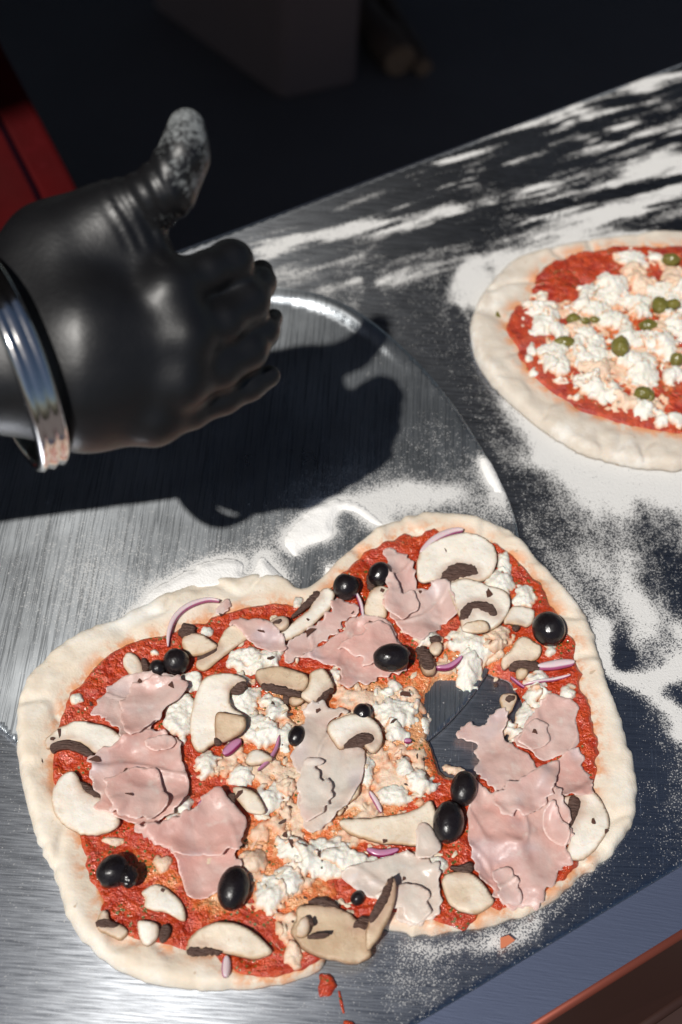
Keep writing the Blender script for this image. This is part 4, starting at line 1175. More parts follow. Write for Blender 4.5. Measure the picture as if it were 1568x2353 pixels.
MS = [
 # crop, outline, gills, label, tone, thickness, extra height
 (2,(70,1110, 60,1060, 120,1010, 200,975, 250,860, 300,805, 420,780, 560,765, 550,830, 420,905, 340,960, 230,1045, 130,1130),(70,1052, 75,1022, 150,980, 220,965, 205,1000, 120,1040),'long pale mushroom slice leading from the left olive to the small ham slice',1,.003,0),
 (1,(1240,890, 1300,860, 1380,870, 1450,925, 1500,960, 1400,1010, 1320,1020, 1262,1000),(1215,860, 1250,790, 1320,805, 1345,850, 1300,885, 1240,890),'mushroom chunk with shaggy gills under the curved onion sliver',1,.006,0),
 (1,(840,1055, 855,1010, 900,993, 940,1020, 975,1060, 985,1130, 930,1160, 870,1140),(962,1028, 1000,1040, 1025,1095, 1010,1135, 975,1140),'small white mushroom stem with a black end left of the left olive',0,.005,0),
 (1,(300,1610, 330,1560, 420,1500, 520,1465, 640,1480, 740,1500, 860,1600, 850,1640, 740,1685, 650,1690, 580,1620, 500,1600, 420,1600, 320,1665),(335,1640, 380,1605, 460,1592, 540,1605, 610,1655, 650,1700, 600,1712, 520,1670, 450,1650, 390,1662, 360,1690),'white mushroom slice with a black gill arc at the far left crust',0,.004,.001),
 (4,(358,400, 355,320, 400,220, 470,165, 520,180, 560,260, 620,320, 700,340, 760,420, 840,520, 760,580, 640,610, 540,592, 440,530, 380,470),(535,225, 600,255, 680,315, 710,350, 640,345, 575,300),'large white mushroom slice half under the folded ham at the left',0,.0045,.001),
 (2,(110,1175, 200,1150, 330,1150, 420,1195, 400,1220, 310,1240, 290,1300, 310,1390, 400,1430, 415,1490, 380,1540, 280,1590, 200,1610, 130,1655, 80,1680, 40,1620, 20,1540, 30,1420, 60,1290),(298,1255, 380,1208, 425,1205, 410,1260, 370,1290, 310,1282),'large curved cream mushroom slice hugging white mozzarella',0,.005,.003),
 (2,(200,1400, 300,1420, 400,1430, 415,1490, 380,1540, 280,1590, 200,1600, 190,1500),(185,1560, 240,1590, 240,1615, 190,1620),'brown edged stem piece inside the large curved mushroom slice',2,.003,.003),
 (2,(640,905, 635,865, 720,800, 790,740, 850,690, 880,620, 920,570, 970,550, 1010,572, 1016,620, 990,690, 930,750, 850,820, 760,880, 690,922),(700,765, 780,680, 840,610, 890,570, 915,580, 900,625, 860,665, 800,712, 740,755),'long mushroom slice with a brown gill stripe at the notch of the crust',0,.005,.001),
 (2,(560,780, 660,742, 708,790, 690,838, 640,862, 590,825),(580,800, 645,775, 662,798, 625,822),'small curled mushroom cap beside the small ham slice',0,.006,.003),
 (2,(465,1120, 560,1098, 640,1090, 750,1110, 830,1150, 842,1205, 790,1262, 700,1242, 600,1230, 490,1215),(490,1212, 600,1222, 700,1245, 790,1262, 785,1302, 700,1292, 600,1262, 505,1242),'brown mushroom chunk with a dark gill underside in the middle left',2,.007,.003),
 (2,(840,1140, 930,1100, 965,1135, 1000,1195, 1015,1242, 960,1282, 880,1345, 800,1320, 780,1290, 825,1250, 845,1200),(880,1342, 930,1290, 1000,1232, 1020,1245, 962,1312, 900,1352),'blocky mushroom stem with a dark gilled end beside the middle ham',1,.007,.003),
 (2,(700,1300, 800,1330, 810,1350, 750,1370, 705,1365),(650,1280, 700,1290, 700,1360, 665,1375),'small tan mushroom chunk under the two dark gilled chunks',2,.003,0),
 (2,(390,1722, 480,1640, 592,1712, 590,1738, 430,1778),None,'pale cube of mushroom stem beside a dark onion sliver',0,.006,.001),
 (3,(5,370, 10,290, 60,230, 140,190, 240,160, 330,155, 400,180, 460,230, 480,300, 470,360, 440,410, 380,440, 300,430, 250,430, 170,462, 100,432, 30,442, 5,405),(148,440, 150,400, 180,360, 230,337, 310,335, 360,370, 362,402, 320,412, 270,420, 220,442, 172,464),'largest white mushroom slice with a half round gill patch near the top crust',0,.0045,.002),
 (3,(180,462, 240,425, 310,415, 400,450, 500,480, 550,512, 555,580, 540,640, 500,690, 440,730, 350,735, 280,720, 270,690, 240,600, 205,520),(258,650, 270,600, 320,565, 380,558, 440,570, 484,612, 472,655, 430,632, 380,605, 340,605, 318,635, 300,665, 268,672),'round white mushroom slice with an arch of dark gills overlapping the largest slice',0,.0045,.004),
 (3,(265,690, 330,665, 410,660, 440,700, 430,728, 350,737, 280,720),None,'pale crescent strip under the arched gills of the round slice',1,.003,.004),
 (3,(565,592, 620,580, 700,600, 703,650, 680,710, 600,700, 560,690, 510,702, 530,640),(565,700, 620,705, 600,735, 570,730),'small smooth white mushroom cap piece left of the right olive',0,.004,.001),
 (3,(500,885, 560,850, 590,780, 650,755, 700,800, 742,812, 740,870, 700,902, 560,922, 520,952),(550,952, 560,912, 640,900, 730,905, 722,957, 600,962),'sunlit crumpled mushroom piece with a dark gill bar below the right olive',1,.006,.001),
 (3,(590,955, 650,950, 670,990, 620,1020, 590,995),None,'tiny cream mushroom crumb right of the hole top corner',1,.004,.001),
 (3,(485,1130, 520,1095, 600,1100, 592,1150, 550,1222, 518,1200),(518,1130, 570,1108, 592,1128, 552,1162),'small mushroom piece lying over the right side of the torn hole',1,.005,.003),
 (3,(20,862, 60,850, 110,905, 122,960, 92,992, 50,982, 22,925),(0,830, 40,810, 95,860, 115,940, 90,970, 40,960, 15,900),'dark curled mushroom edge right of the centre olive',2,.006,.002),
 (3,(70,830, 110,790, 160,800, 150,860, 110,880),(75,770, 140,752, 150,790, 100,805),'small shaggy mushroom bit above the magenta onion sliver',1,.005,.002),
 (2,(1225,640, 1290,530, 1400,560, 1420,620, 1360,645, 1380,765, 1290,770, 1215,755),(1225,480, 1270,445, 1300,500, 1285,570, 1240,565),'pale mushroom slice behind the upper ham slice between two olives',1,.003,.001),
 (5,(310,270, 400,280, 480,320, 530,400, 545,470, 430,460, 380,400, 330,340),(280,330, 320,308, 348,360, 332,402, 288,372),'see-through mushroom shaving beside the lower left ham slice',1,.003,.004),
 (5,(1040,470, 1090,420, 1130,370, 1175,340, 1195,270, 1180,240, 1140,300, 1110,380, 1040,440),None,'crumpled cream mushroom rim right of the central ham tip',1,.004,.001),
 (0,[(778,1885),(805,1882),(865,1880),(955,1864),(985,1838),(997,1845),(1004,1890),(992,1920),(1012,1945),(940,1942),(860,1936),(810,1917),(786,1902)],[(802,1876),(815,1862),(870,1868),(930,1868),(957,1848),(968,1832),(980,1836),(976,1858),(956,1874),(900,1884),(840,1884)],'long smooth mushroom slice edged with thin black gills left of the olives',1,.005,.001),
 (6,(800,310, 900,295, 1040,250, 1100,310, 1140,400, 1142,480, 1085,570, 1020,640, 950,668, 890,650, 900,560, 880,480, 850,430),(862,470, 890,400, 900,300, 925,288, 972,310, 962,380, 922,470, 888,508),'white mushroom slice with a vertical brown gill bar at the right crust',0,.005,.002),
 (6,(150,752, 250,730, 330,740, 400,800, 440,870, 472,912, 420,952, 360,982, 280,970, 220,942, 170,872),(180,698, 250,705, 330,668, 346,742, 260,745),'cream mushroom cap at the lower edge left of the big ham slice',1,.006,.001),
 (4,(980,1105, 1000,1040, 955,995, 1050,940, 1120,955, 1200,1015, 1260,1095, 1278,1200, 1230,1195, 1150,1135, 1060,1125),None,'thin white mushroom shaving half sunk in sauce at the lower left',0,.0025,0),
 (4,(935,1212, 950,1185, 1050,1198, 1092,1222, 1086,1290, 1060,1322, 1010,1362, 960,1330),(1085,1285, 1108,1212, 1160,1215, 1172,1280, 1120,1342, 1085,1322),'small mushroom stub with a dark round gill end near the lower left crust',0,.006,0),
 (4,(680,1162, 700,1118, 742,1120, 752,1190, 892,1252, 842,1322, 760,1292, 650,1242),(650,1192, 740,1180, 800,1200, 822,1242, 660,1242),'small wedge of mushroom lying on the lower left crust edge',1,.005,0),
 (5,(0,1352, 40,1270, 120,1220, 230,1200, 350,1212, 470,1272, 550,1352, 602,1412, 480,1452, 400,1442, 260,1402, 150,1372, 0,1392),(0,1372, 120,1366, 240,1390, 240,1420, 100,1422, 0,1412),'tan mushroom cap shaped like a half moon at the bottom crust',1,.006,.001),
 (5,(700,1285, 730,1210, 762,1180, 740,1122, 785,1090, 900,1092, 1040,1092, 1120,1132, 1170,1182, 1250,1210, 1300,1240, 1260,1360, 1272,1422, 1200,1462, 1080,1467, 900,1432, 782,1382, 770,1332),[(810,1072, 900,1032, 990,1052, 1080,1100, 1000,1106, 880,1086),(1130,1230, 1180,1170, 1260,1130, 1290,1200, 1240,1240, 1180,1240)],'large torn tan mushroom hanging over the lower edge of the crust',2,.006,.001),
 (5,(770,1180, 830,1150, 850,1210, 830,1290, 770,1310, 740,1290),[(860,1150, 880,1210, 850,1230, 835,1180),(800,1300, 900,1270, 1000,1265, 960,1300, 860,1310)],'small folded flap on top of the large torn mushroom',1,.004,.0035),
 (5,(1240,1200, 1290,1100, 1335,1010, 1372,930, 1410,898, 1436,945, 1425,1080, 1375,1200, 1310,1310, 1250,1380, 1225,1330),(1240,1180, 1290,1080, 1340,1000, 1375,930, 1410,900, 1420,960, 1380,1060, 1330,1140, 1270,1215),'upright dark gilled mushroom flap standing against the lower ham slice',2,.005,.006),
]
def mush(e):
    k, o, gl, lab, tone, th, dz = e
    i = MS.index(e)
    return mushroom(k, o, gl, lab, tone, 300 + i * 7, th, dz)
over = {'large torn', 'small folde', 'upright da', 'see-through'}
top_set = ('large torn', 'small folded', 'upright dark', 'see-through')
for e in MS:
    if not e[3].startswith(top_set): mush(e)

# olives that ham or mushrooms partly cover go first
olive(682, 1691, 20, 26, 20, 'black olive half hidden under the left edge of the central ham slice', 21, ax=1)
olive(363, 1537, 22, 20, 60, 'black olive piece left of the left olive by the white stem', 22)
olive(822, 2064, 16, 18, 40, 'black olive sliver under the lower ham slice beside the dark gilled flap', 23)
olive(833, 1640, 24, 22, 90, 'black olive peeping out above the horseshoe mushroom slice', 24)
olive(873, 1319, 27, 30, 35, 'black olive tucked against the upper ham slice', 25)
olive(1066, 1812, 31, 44, 10, 'upper olive of the touching pair, partly under the big ham slice', 26)

HM = [
 (2,(1020,620, 1100,660, 1180,690, 1185,750, 1090,790, 1050,860, 950,910, 800,1020, 720,1060, 690,1072, 665,1030, 690,950, 800,880, 900,800, 980,730),'long pink ham strip beside the slanting mushroom at the crust notch',0,.003,.001),
 (2,(1180,765, 1290,770, 1390,790, 1430,860, 1450,940, 1520,1000, 1500,1110, 1450,1150, 1350,1160, 1280,1200, 1170,1220, 1080,1245, 1040,1220, 1060,1130, 960,1100, 940,1070, 800,1040, 770,1052, 850,985, 1000,900, 1090,850, 1100,790),'large pink ham slice in the middle with a black olive on it',1,.004,.002),
 (2,(285,800, 350,772, 450,765, 550,790, 610,850, 680,940, 692,985, 640,1002, 560,1000, 500,970, 440,930, 390,880, 350,820),'small pink ham slice with a curled end above white mozzarella',1,.004,.004),
 (0,(1000,1335, 1028,1342, 1042,1375, 1052,1402, 1042,1425, 1010,1442, 990,1460, 968,1482, 945,1462, 920,1450, 905,1430, 885,1412, 873,1378, 888,1368, 905,1352, 897,1330, 887,1305, 893,1288, 877,1265, 893,1257, 905,1258, 912,1276, 924,1270, 936,1292, 955,1322, 966,1362, 985,1350),'upright torn ham slice with ragged tips at the upper crust',0,.004,.004),
 (1,(870,1165, 960,1150, 1040,1155, 1120,1160, 1200,1168, 1260,1210, 1300,1250, 1200,1340, 1120,1390, 1105,1460, 1040,1500, 1035,1545, 1062,1575, 1000,1622, 880,1632, 800,1522, 700,1472, 625,1412, 640,1360, 700,1290, 750,1220),'wide pale ham slice at the upper left with two herb flakes',0,.004,.001),
 (0,(192,1745, 240,1730, 272,1712, 300,1690, 360,1688, 405,1690, 415,1720, 425,1770, 438,1800, 430,1842, 400,1872, 372,1897, 345,1903, 300,1888, 272,1887, 250,1872, 225,1872, 213,1860, 240,1842, 215,1822, 203,1792, 215,1770),'folded ham slice between the two white mushrooms at the left',1,.006,.004),
 (0,(300,1910, 345,1902, 400,1890, 450,1860, 490,1820, 505,1813, 525,1838, 555,1870, 569,1886, 560,1920, 545,1952, 541,1972, 562,1992, 540,2010, 525,2032, 500,2050, 470,2067, 432,2067, 420,2030, 410,1990, 380,1952, 345,1932),'long folded ham slice reaching down to the lowest whole olive',1,.005,.003),
 (0,(776,2010, 810,1993, 870,1976, 930,1960, 1000,1985, 1012,2010, 1002,2050, 1006,2090, 985,2122, 960,2129, 930,2120, 905,2096, 905,2060, 885,2062, 850,2066, 838,2052, 815,2042),'greyish pink ham slice at the bottom between two brown mushrooms',2,.004,.002),
 (0,(1140,1620, 1168,1650, 1165,1672, 1158,1692, 1180,1712, 1212,1737, 1232,1762, 1225,1792, 1180,1812, 1140,1822, 1110,1800, 1088,1765, 1100,1732, 1095,1702, 1075,1690, 1054,1685, 1065,1665, 1080,1648, 1100,1665, 1120,1660, 1130,1640),'ragged ham slice whose tip hangs over the torn hole',0,.004,.003),
 (3,(800,1105, 860,1130, 975,1182, 935,1230, 952,1340, 965,1402, 900,1445, 800,1482, 740,1502, 680,1445, 590,1402, 578,1372, 640,1290, 700,1180),'smooth pink ham slice near the right crust below the white clumps',0,.004,.003),
 (6,(840,75, 940,18, 985,60, 1000,150, 1048,250, 1030,300, 985,312, 930,290, 870,302, 800,302, 790,200),'ham slice lying over the top of the right mushroom slice',1,.004,.002),
 (6,(320,170, 420,262, 450,292, 560,235, 700,160, 800,180, 840,300, 880,400, 905,540, 912,562, 890,702, 830,772, 825,832, 748,832, 745,942, 640,942, 600,950, 500,932, 430,832, 370,742, 340,692, 330,602, 308,580, 308,402, 303,280),'biggest layered ham slice filling the lower right of the large pizza',1,.006,.004),
 (0,(702,1616, 760,1625, 812,1636, 772,1648, 747,1664, 762,1690, 778,1718, 840,1714, 838,1772, 820,1822, 790,1862, 762,1887, 725,1917, 705,1917, 690,1882, 683,1832, 700,1792, 663,1742, 680,1720, 695,1680),'long pale ham slice running down the centre of the large pizza',2,.004,.003),
 (6,(0,452, 80,450, 130,540, 160,592, 120,642, 20,662, 0,640),'pale ham scrap on the end of the long smooth mushroom',2,.002,.001),
 (2,(300,630, 315,650, 270,702, 215,732, 210,700, 225,665, 260,650),'tiny pink ham scrap on the upper left crust beside the onion sliver',0,.001,.001),
 (6,(460,720, 520,715, 580,760, 610,850, 630,930, 560,950, 490,910, 480,820),'small crumpled ham scrap on the lower part of the biggest ham slice',0,.003,.002),
 (1,(990,1600, 1100,1575, 1200,1580, 1210,1640, 1100,1680, 1000,1660),'narrow ham scrap joining the upper left ham and the folded ham',0,.003,.001),
]
HOB = []
for i, (k, o, lab, mt_, wv, lf) in enumerate(HM):
    HOB.append(ham_piece(k, o, lab, HAM[mt_], 500 + i * 5, wv * 1.25, lf * .5))
def layer(i, v, sc_, seed, mt_, dz=.0012):
    # a second thickness of the same slice, gathered towards one of its corners
    k, o = HM[i][0], HM[i][1]
    p = K(k, *o); q_ = p[v] + (p - p[v]) * sc_
    q_ = q_ + (p.mean(0) - p[v]) * .04
    ham_piece(0, q_.ravel().tolist(), '', HAM[mt_], seed, .004, .002, parent=HOB[i], dz=dz)
for a_ in ((1, 3, .60, 611, 1), (3, 12, .50, 612, 0), (12, 14, .50, 615, 2), (7, 9, .55, 616, 2), (5, 13, .60, 617, 1), (9, 10, .5, 618, 0)):
    layer(*a_)
# layers folded over on the same slice
ham_piece(6, (450,292, 560,232, 700,150, 838,62, 848,140, 822,190, 792,300, 742,392, 690,410, 640,432, 590,392, 520,420, 440,350), '', HAM[0], 601, .004, .004, parent=HOB[11], dz=.002)
ham_piece(6, (735,430, 790,320, 830,400, 880,470, 905,545, 870,600, 800,560, 750,500), '', HAM[0], 602, .003, .003, parent=HOB[11], dz=.001)
ham_piece(0, (300,1910, 345,1902, 400,1890, 450,1860, 490,1820, 505,1813, 525,1838, 555,1870, 569,1886, 560,1920, 541,1965, 470,1975, 410,1970, 375,1945), '', HAM[1], 603, .003, .004, parent=HOB[6], dz=.0015)
ham_piece(1, (870,1270, 950,1200, 1040,1160, 1200,1168, 1260,1210, 1300,1250, 1200,1340, 1120,1390, 1105,1460, 1050,1490, 960,1560, 880,1600, 830,1500, 815,1380), '', HAM[0], 604, .002, .0015, parent=HOB[4], dz=.001)

for e in MS:
    if e[3].startswith(top_set): mush(e)
mushroom(2, (950,1522, 1000,1470, 1090,1430, 1200,1418, 1290,1460, 1340,1530, 1346,1600, 1312,1662, 1272,1692, 1222,1640, 1180,1590, 1110,1620, 1050,1672, 1002,1600),
         (1058,1655, 1130,1590, 1200,1550, 1272,1560, 1292,1602, 1222,1642, 1150,1642, 1100,1652), 'white horseshoe mushroom slice lying on the central ham slice', 0, 701, .006, .003)

olive(405, 1520, 31, 32, 30, 'round glossy black olive at the lower end of the curved onion sliver', 31, pitch=.4, wr=.05)
olive(262, 2002, 37, 42, 55, 'split black olive on the sauce at the lower left', 32, wr=.06, hole=1)
olive(297, 2014, 20, 26, 10, 'wrinkled broken off piece of the split black olive', 33, wr=.25, hole=0)
olive(537, 2041, 37, 53, 12, 'upright oval black olive at the foot of the long folded ham slice', 34)
olive(900, 1511, 33, 44, 84, 'large black olive lying sideways on the middle ham slice', 35)
olive(796, 1348, 31, 32, 20, 'round black olive in the notch between the two halves of the crust', 36, pitch=.8)
olive(1261, 1445, 38, 41, -20, 'black olive against the right crust with a bright glint', 37, hole=0)
olive(1031, 1889, 36, 51, 6, 'front olive of the touching pair at the edge of the big ham slice', 38)

# herb flakes
def flake(x, y, s, seed, mat=HERB, name='herb_flake', lab='tiny dark brown herb flake lying on a ham or mushroom slice', cat='herb flake', group='herb flakes on the toppings', dz=.0006):
    r = np.random.RandomState(seed)
    z = 0.012
    for _ in range(3):
        c = P((x, y), z); z = float(samp(GZ, 0, 0, c[None])[0]) + dz
    n = 6; sc = s * .00015
    an = np.sort(r.uniform(0, 6.28, n)); el = r.uniform(1, 2); ro = r.uniform(0, 3.1)
    q = np.c_[np.cos(an) * el, np.sin(an)] * r.uniform(.6, 1.1, n)[:, None] * sc
    q = np.c_[q[:, 0] * math.cos(ro) - q[:, 1] * math.sin(ro), q[:, 0] * math.sin(ro) + q[:, 1] * math.cos(ro)]
    V = np.r_[np.c_[q, np.full(n, .0005)], np.c_[q, np.full(n, -.0006)]]
    F = [list(range(n)), list(range(n, 2 * n))[::-1]] + [[i, i + n, (i + 1) % n + n, (i + 1) % n] for i in range(n)]
    o = mesh_obj(name, V, F, mat, smooth=False); o.location = [float(c[0]), float(c[1]), z]
    return tag(o, lab, cat, group)
FL = [(1,960,1208,14),(1,1175,1222,12),(1,405,1548,12),(1,360,1590,8),(1,300,1733,12),(1,625,1350,10),(4,660,90,16),(4,878,338,18),(4,860,165,9),(4,1110,985,9),
      (2,510,855,13),(2,845,860,16),(2,1130,720,9),(2,1260,800,14),(2,1345,575,10),(2,900,1395,9),(2,825,775,8),(3,433,505,18),(3,172,262,7),(3,697,1322,11),
      (5,710,655,14),(5,680,607,16),(5,1355,648,9),(5,360,325,12),(6,1045,440,13),(6,1120,495,9),(2,1500,1285,16),(2,230,640+100,9),(3,25,500,7),(5,1485,905,8),(2,1232,640,12)]
for i, (k, x, y, s) in enumerate(FL):
    c = K(k, x, y)[0]; flake(c[0], c[1], s, 800 + i)

# sauce that dripped onto the steel, and an orange crumb
def drip(pts, lab, seed, h=.004, mat=SAUCE):
    w = torn(chaikin(P(pts, .002), 2), .0012, .0012, seed, 0)
    o = slab('sauce_drip', [w], .0010, lambda xy, d: .0006 + h * np.sqrt(np.clip(1 - (1 - np.clip(d / .006, 0, 1)) ** 2, 0, 1)) * (.6 + .6 * fbm(xy[:, 0], xy[:, 1], 200, 2, seed)), 0, mat, botz=.0001)
    tag(recentre(o), lab, 'sauce drip')
drip(K(5, 905,1600, 915,1555, 960,1540, 1010,1565, 1032,1620, 1015,1680, 985,1710, 950,1700, 915,1730, 902,1710), 'drip of tomato sauce on the steel just below the torn mushroom', 3)
drip(K(5, 1070,1870, 1100,1862, 1150,1880, 1165,1910, 1150,1960, 1080,1960), 'second drip of tomato sauce at the bottom of the photo', 4, .003)
drip(K(5, 1035,1640, 1050,1650, 1065,1720, 1080,1800, 1095,1850, 1085,1850, 1060,1790, 1040,1700), 'thin watery trail between the two sauce drips', 6, .0012)
flake(1163, 2163, 34, 950, TOMATO, 'tomato_crumb', 'small orange crumb on the floured steel below the lower right crust', 'crumb', None, dz=.0004)

# ================================================================ SECOND PIZZA TOPPINGS
curd_field('pale crumbled cheese smeared through the sauce of the second pizza', K(7, 560,640, 800,560, 1000,420, 1250,300, 1568,300, 1700,700, 1568,1380, 1300,1350, 1000,1200, 720,1080, 600,900), .50, 23, MOZZ[1], .0016)
M2 = [(605,630,110,80),(680,690,60,35),(1230,320,95,75),(1240,420,75,70),(1395,285,45,28),(1085,450,105,55),(1110,540,115,75),(915,530,65,50),(960,640,120,70),(880,600,50,45),(1310,490,80,65),
 (1470,500,105,55),(1420,560,90,60),(1300,640,75,80),(1230,590,60,40),(640,770,110,55),(740,800,90,50),(870,790,120,55),(960,840,110,55),(860,880,60,45),(1110,720,95,55),(1190,800,60,60),(1260,850,110,65),(1380,860,90,70),(1440,760,80,75),(1500,700,80,60),
 (690,930,95,60),(730,1050,75,75),(660,1000,50,60),(860,980,40,90),(980,960,110,85),(1000,1050,95,60),(940,1140,120,55),(980,1210,130,60),(1150,960,70,50),(1270,1010,120,55),(1300,1090,110,60),(1120,1200,60,85),(1220,1290,110,55),(1340,1320,85,55),
 (1430,1400,55,48),(1520,1390,55,45),(550,1078,26,24),(545,930,28,45),(520,985,24,24),(1530,430,70,90),(1540,610,80,60),(1500,1100,80,60),(1480,900,90,70),(1560,800,90,80),(1590,520,80,70)]
CP = [(1490,320,60,48,'topmost green caper at the right edge of the photo'),(1415,630,55,62,'large green caper of the pair at the right of the second pizza'),(1510,622,48,36,'smaller darker caper touching the large one at the right'),
 (825,722,50,38,'caper left of the middle clumps, next to a smaller one'),(905,735,30,24,'dark little caper between two others'),(968,728,38,24,'flat small caper third in the row on the left'),(1338,768,62,42,'glossy caper with a bright glint in the middle of the second pizza'),
 (768,882,76,42,'long caper lying on the left cheese clumps'),(1145,912,62,78,'big rounded caper in the centre of the second pizza'),(1530,1000,45,52,'caper at the right edge below the middle'),(1300,1232,60,48,'lowest caper of the second pizza'),(1350,1250,32,42,'wrinkled half of the lowest caper')]
CN = ['the topmost caper', 'the large paired caper', 'the darker paired caper', 'the upper left caper', 'the little dark caper', 'the flat small caper', 'the glossy caper', 'the long left caper', 'the big central caper', 'the right edge caper', 'the lowest caper', 'the lowest caper']
seen = {}
for i, (x, y, rx, ry) in enumerate(M2):
    c = K(7, x, y)[0]
    dd = [math.hypot(x - q_[0], y - q_[1]) for q_ in CP]; n_ = int(np.argmin(dd))
    dx, dy = x - CP[n_][0], y - CP[n_][1]
    side_ = ('right of' if dx > 0 else 'left of') if abs(dx) > abs(dy) else ('below' if dy > 0 else 'above')
    size_ = 'small' if rx * ry < 3500 else ('large' if rx * ry > 7000 else 'mid-sized')
    far_ = 'just' if min(dd) < 130 else ('a bit' if min(dd) < 220 else 'well')
    lab = '%s white mozzarella clump %s %s %s' % (size_, far_, side_, CN[n_])
    seen[lab] = seen.get(lab, 0) + 1
    if seen[lab] > 1: lab += ' nearer the %s' % (('crust', 'frame edge')[seen[lab] - 2] if seen[lab] < 4 else 'back')
    lump('mozzarella_clump', lab, 'mozzarella', c[0], c[1], rx * .3359 * 1.08, ry * .3359 * 1.15, MOZZ[1 if i % 7 == 3 else 0], 1200 + i, 'mozzarella clumps on the caper pizza', fr=1.3)
r_ = np.random.RandomState(4)
for i in range(26):                                     # the rest of the same pizza, to the right of the frame
    t, q_ = r_.uniform(-1.3, 1.3), math.sqrt(r_.rand())
    x, y = 1590 + 240 * q_ * math.cos(t), 790 + 170 * q_ * math.sin(t)
    lump('mozzarella_clump', 'white mozzarella clump on the part of the caper pizza beyond the right edge', 'mozzarella', x, y, r_.uniform(18, 36), r_.uniform(14, 26), MOZZ[0], 1300 + i, 'mozzarella clumps on the caper pizza')
for i, (x, y, rx, ry, lab) in enumerate(CP):
    c = K(7, x, y)[0]
    m_, M_ = min(rx, ry) * .3359, max(rx, ry) * .3359
    olive(c[0], c[1], m_, M_, 90 if rx > ry else 0, lab, 1400 + i, 'caper', CAPER, 0, .6, 'caper', 'capers on the second pizza', wr=.22)
flake(1145, 722, 13, 990, CAPER, 'herb_leaf_bit', 'green herb speck on the left crust of the second pizza', 'herb flake', None)

# ================================================================ PERSON: gloved hand, forearm, bracelet, red apron
HD = .715
def hp(px, py, dd=0.0): return H(px, py, HD + dd)
def rp(r, dd=0.0): return r * (HD + dd) / FPX
def capsd(X, a, b, ra, rb):
    ab = b - a; t = np.clip(((X - a) @ ab) / (ab @ ab), 0, 1)
    return np.linalg.norm(X - a - t[..., None] * ab, axis=-1) - (ra + (rb - ra) * t)
def smin(a, b, k):
    h = np.clip(.5 + .5 * (b - a) / k, 0, 1)
    return b * (1 - h) + a * h - k * h * (1 - h)
def chain(X, pts, k=.006):
    F = None
    for (a, b) in zip(pts[:-1], pts[1:]):
        d = capsd(X, hp(*a[:3]), hp(*b[:3]), rp(a[3]), rp(b[3]))
        F = d if F is None else smin(F, d, k)
    return F
h_ = .0017
lo = np.min([hp(-30, 1080, -.04), hp(700, 220, -.04), hp(-30, 220, .07), hp(700, 1080, .09), hp(-30, 1080, .09)], 0) - .01
hi = np.max([hp(-30, 1080, -.04), hp(700, 220, -.04), hp(-30, 220, .07), hp(700, 220, .09), hp(700, 1080, .0)], 0) + .01
ax_ = [np.arange(lo[i], hi[i], h_) for i in range(3)]
G = np.stack(np.meshgrid(*ax_, indexing='ij'), -1).astype(np.float32)
shp = G.shape[:3]; X = G.reshape(-1, 3)
# px, py, depth offset (deeper +), radius in pixels
palm = None
for pts in [[(20, 655, .010, 92), (150, 600, .010, 92), (300, 590, .012, 70), (385, 655, .006, 62)],
            [(20, 740, .002, 100), (200, 740, -.004, 88), (420, 768, -.002, 62)],
            [(20, 850, .004, 100), (200, 860, -.002, 88), (410, 872, .004, 58)],
            [(30, 905, .014, 96), (200, 935, .012, 86), (350, 962, .014, 56)],
            [(150, 700, .022, 90), (330, 740, .028, 70), (330, 880, .03, 60)]]:
    d = chain(X, pts, .02); palm = d if palm is None else smin(palm, d, .022)
# knuckle bumps
for (a, b, c, r) in [(395, 665, -.004, 50), (430, 775, .0, 46), (418, 880, .004, 44), (352, 965, .010, 42)]:
    palm = smin(palm, np.linalg.norm(X - hp(a, b, c), axis=1) - rp(r), .014)
thumb = chain(X, [(110, 560, .016, 95), (250, 505, .008, 78), (380, 432, -.004, 55), (422, 360, -.010, 46), (429, 292, -.010, 42)], .010)
thumb = smin(thumb, capsd(X, hp(392, 445, .0), hp(425, 360, -.004), rp(50), rp(46)), .008)
Fh = smin(palm, thumb, .016)
for pts in [[(400, 662, .002, 56), (475, 625, .009, 50), (530, 603, .018, 53), (535, 640, .040, 42), (500, 700, .055, 36), (450, 700, .055, 32)],
            [(432, 770, .002, 54), (510, 740, .009, 48), (572, 695, .022, 49), (597, 650, .034, 39), (600, 625, .048, 31)],
            [(418, 876, .006, 52), (500, 848, .015, 49), (570, 805, .025, 45), (608, 762, .034, 35), (630, 730, .045, 24)],
            [(355, 962, .010, 48), (440, 948, .018, 38), (515, 915, .028, 37), (575, 888, .036, 32), (620, 864, .041, 27)]]:
    Fh = smin(Fh, chain(X, pts, .004), .0065)
# wrinkles of the stretched glove at the thumb joint and web
ta, tb = hp(230, 500, 0), hp(400, 420, 0); tv = (tb - ta) / np.linalg.norm(tb - ta)
s_ = (X - ta) @ tv
wr = np.sin(s_ * 900 + 4 * fbm(X[:, 0], X[:, 1], 40, 1, 3)) * .0007 * ss(0, .012, s_) * ss(.050, .036, s_) * ss(.035, .015, np.abs(capsd(X, ta, tb, rp(60), rp(60))) * 2)
Fh = Fh + wr + (fbm(X[:, 0], X[:, 1], 35, 2, 9, X[:, 2]) - .5) * .0012
Fh = Fh.reshape(shp)
for a in range(3):
    i0 = [slice(None)] * 3; i1 = [slice(None)] * 3; i0[a] = 0; i1[a] = -1
    Fh[tuple(i0)] = 1; Fh[tuple(i1)] = 1
Vg, Fg = surfnet(Fh, lo, h_)
dt = np.minimum(capsd(Vg, hp(430, 300, -.01), hp(420, 385, -.008), .0, .0), capsd(Vg, hp(420, 385, -.005), hp(385, 480, .0), 0, 0) + .004)
viewd = (Vg - CAM) @ FWD
fa_ = .80 * ss(.021, .008, dt)
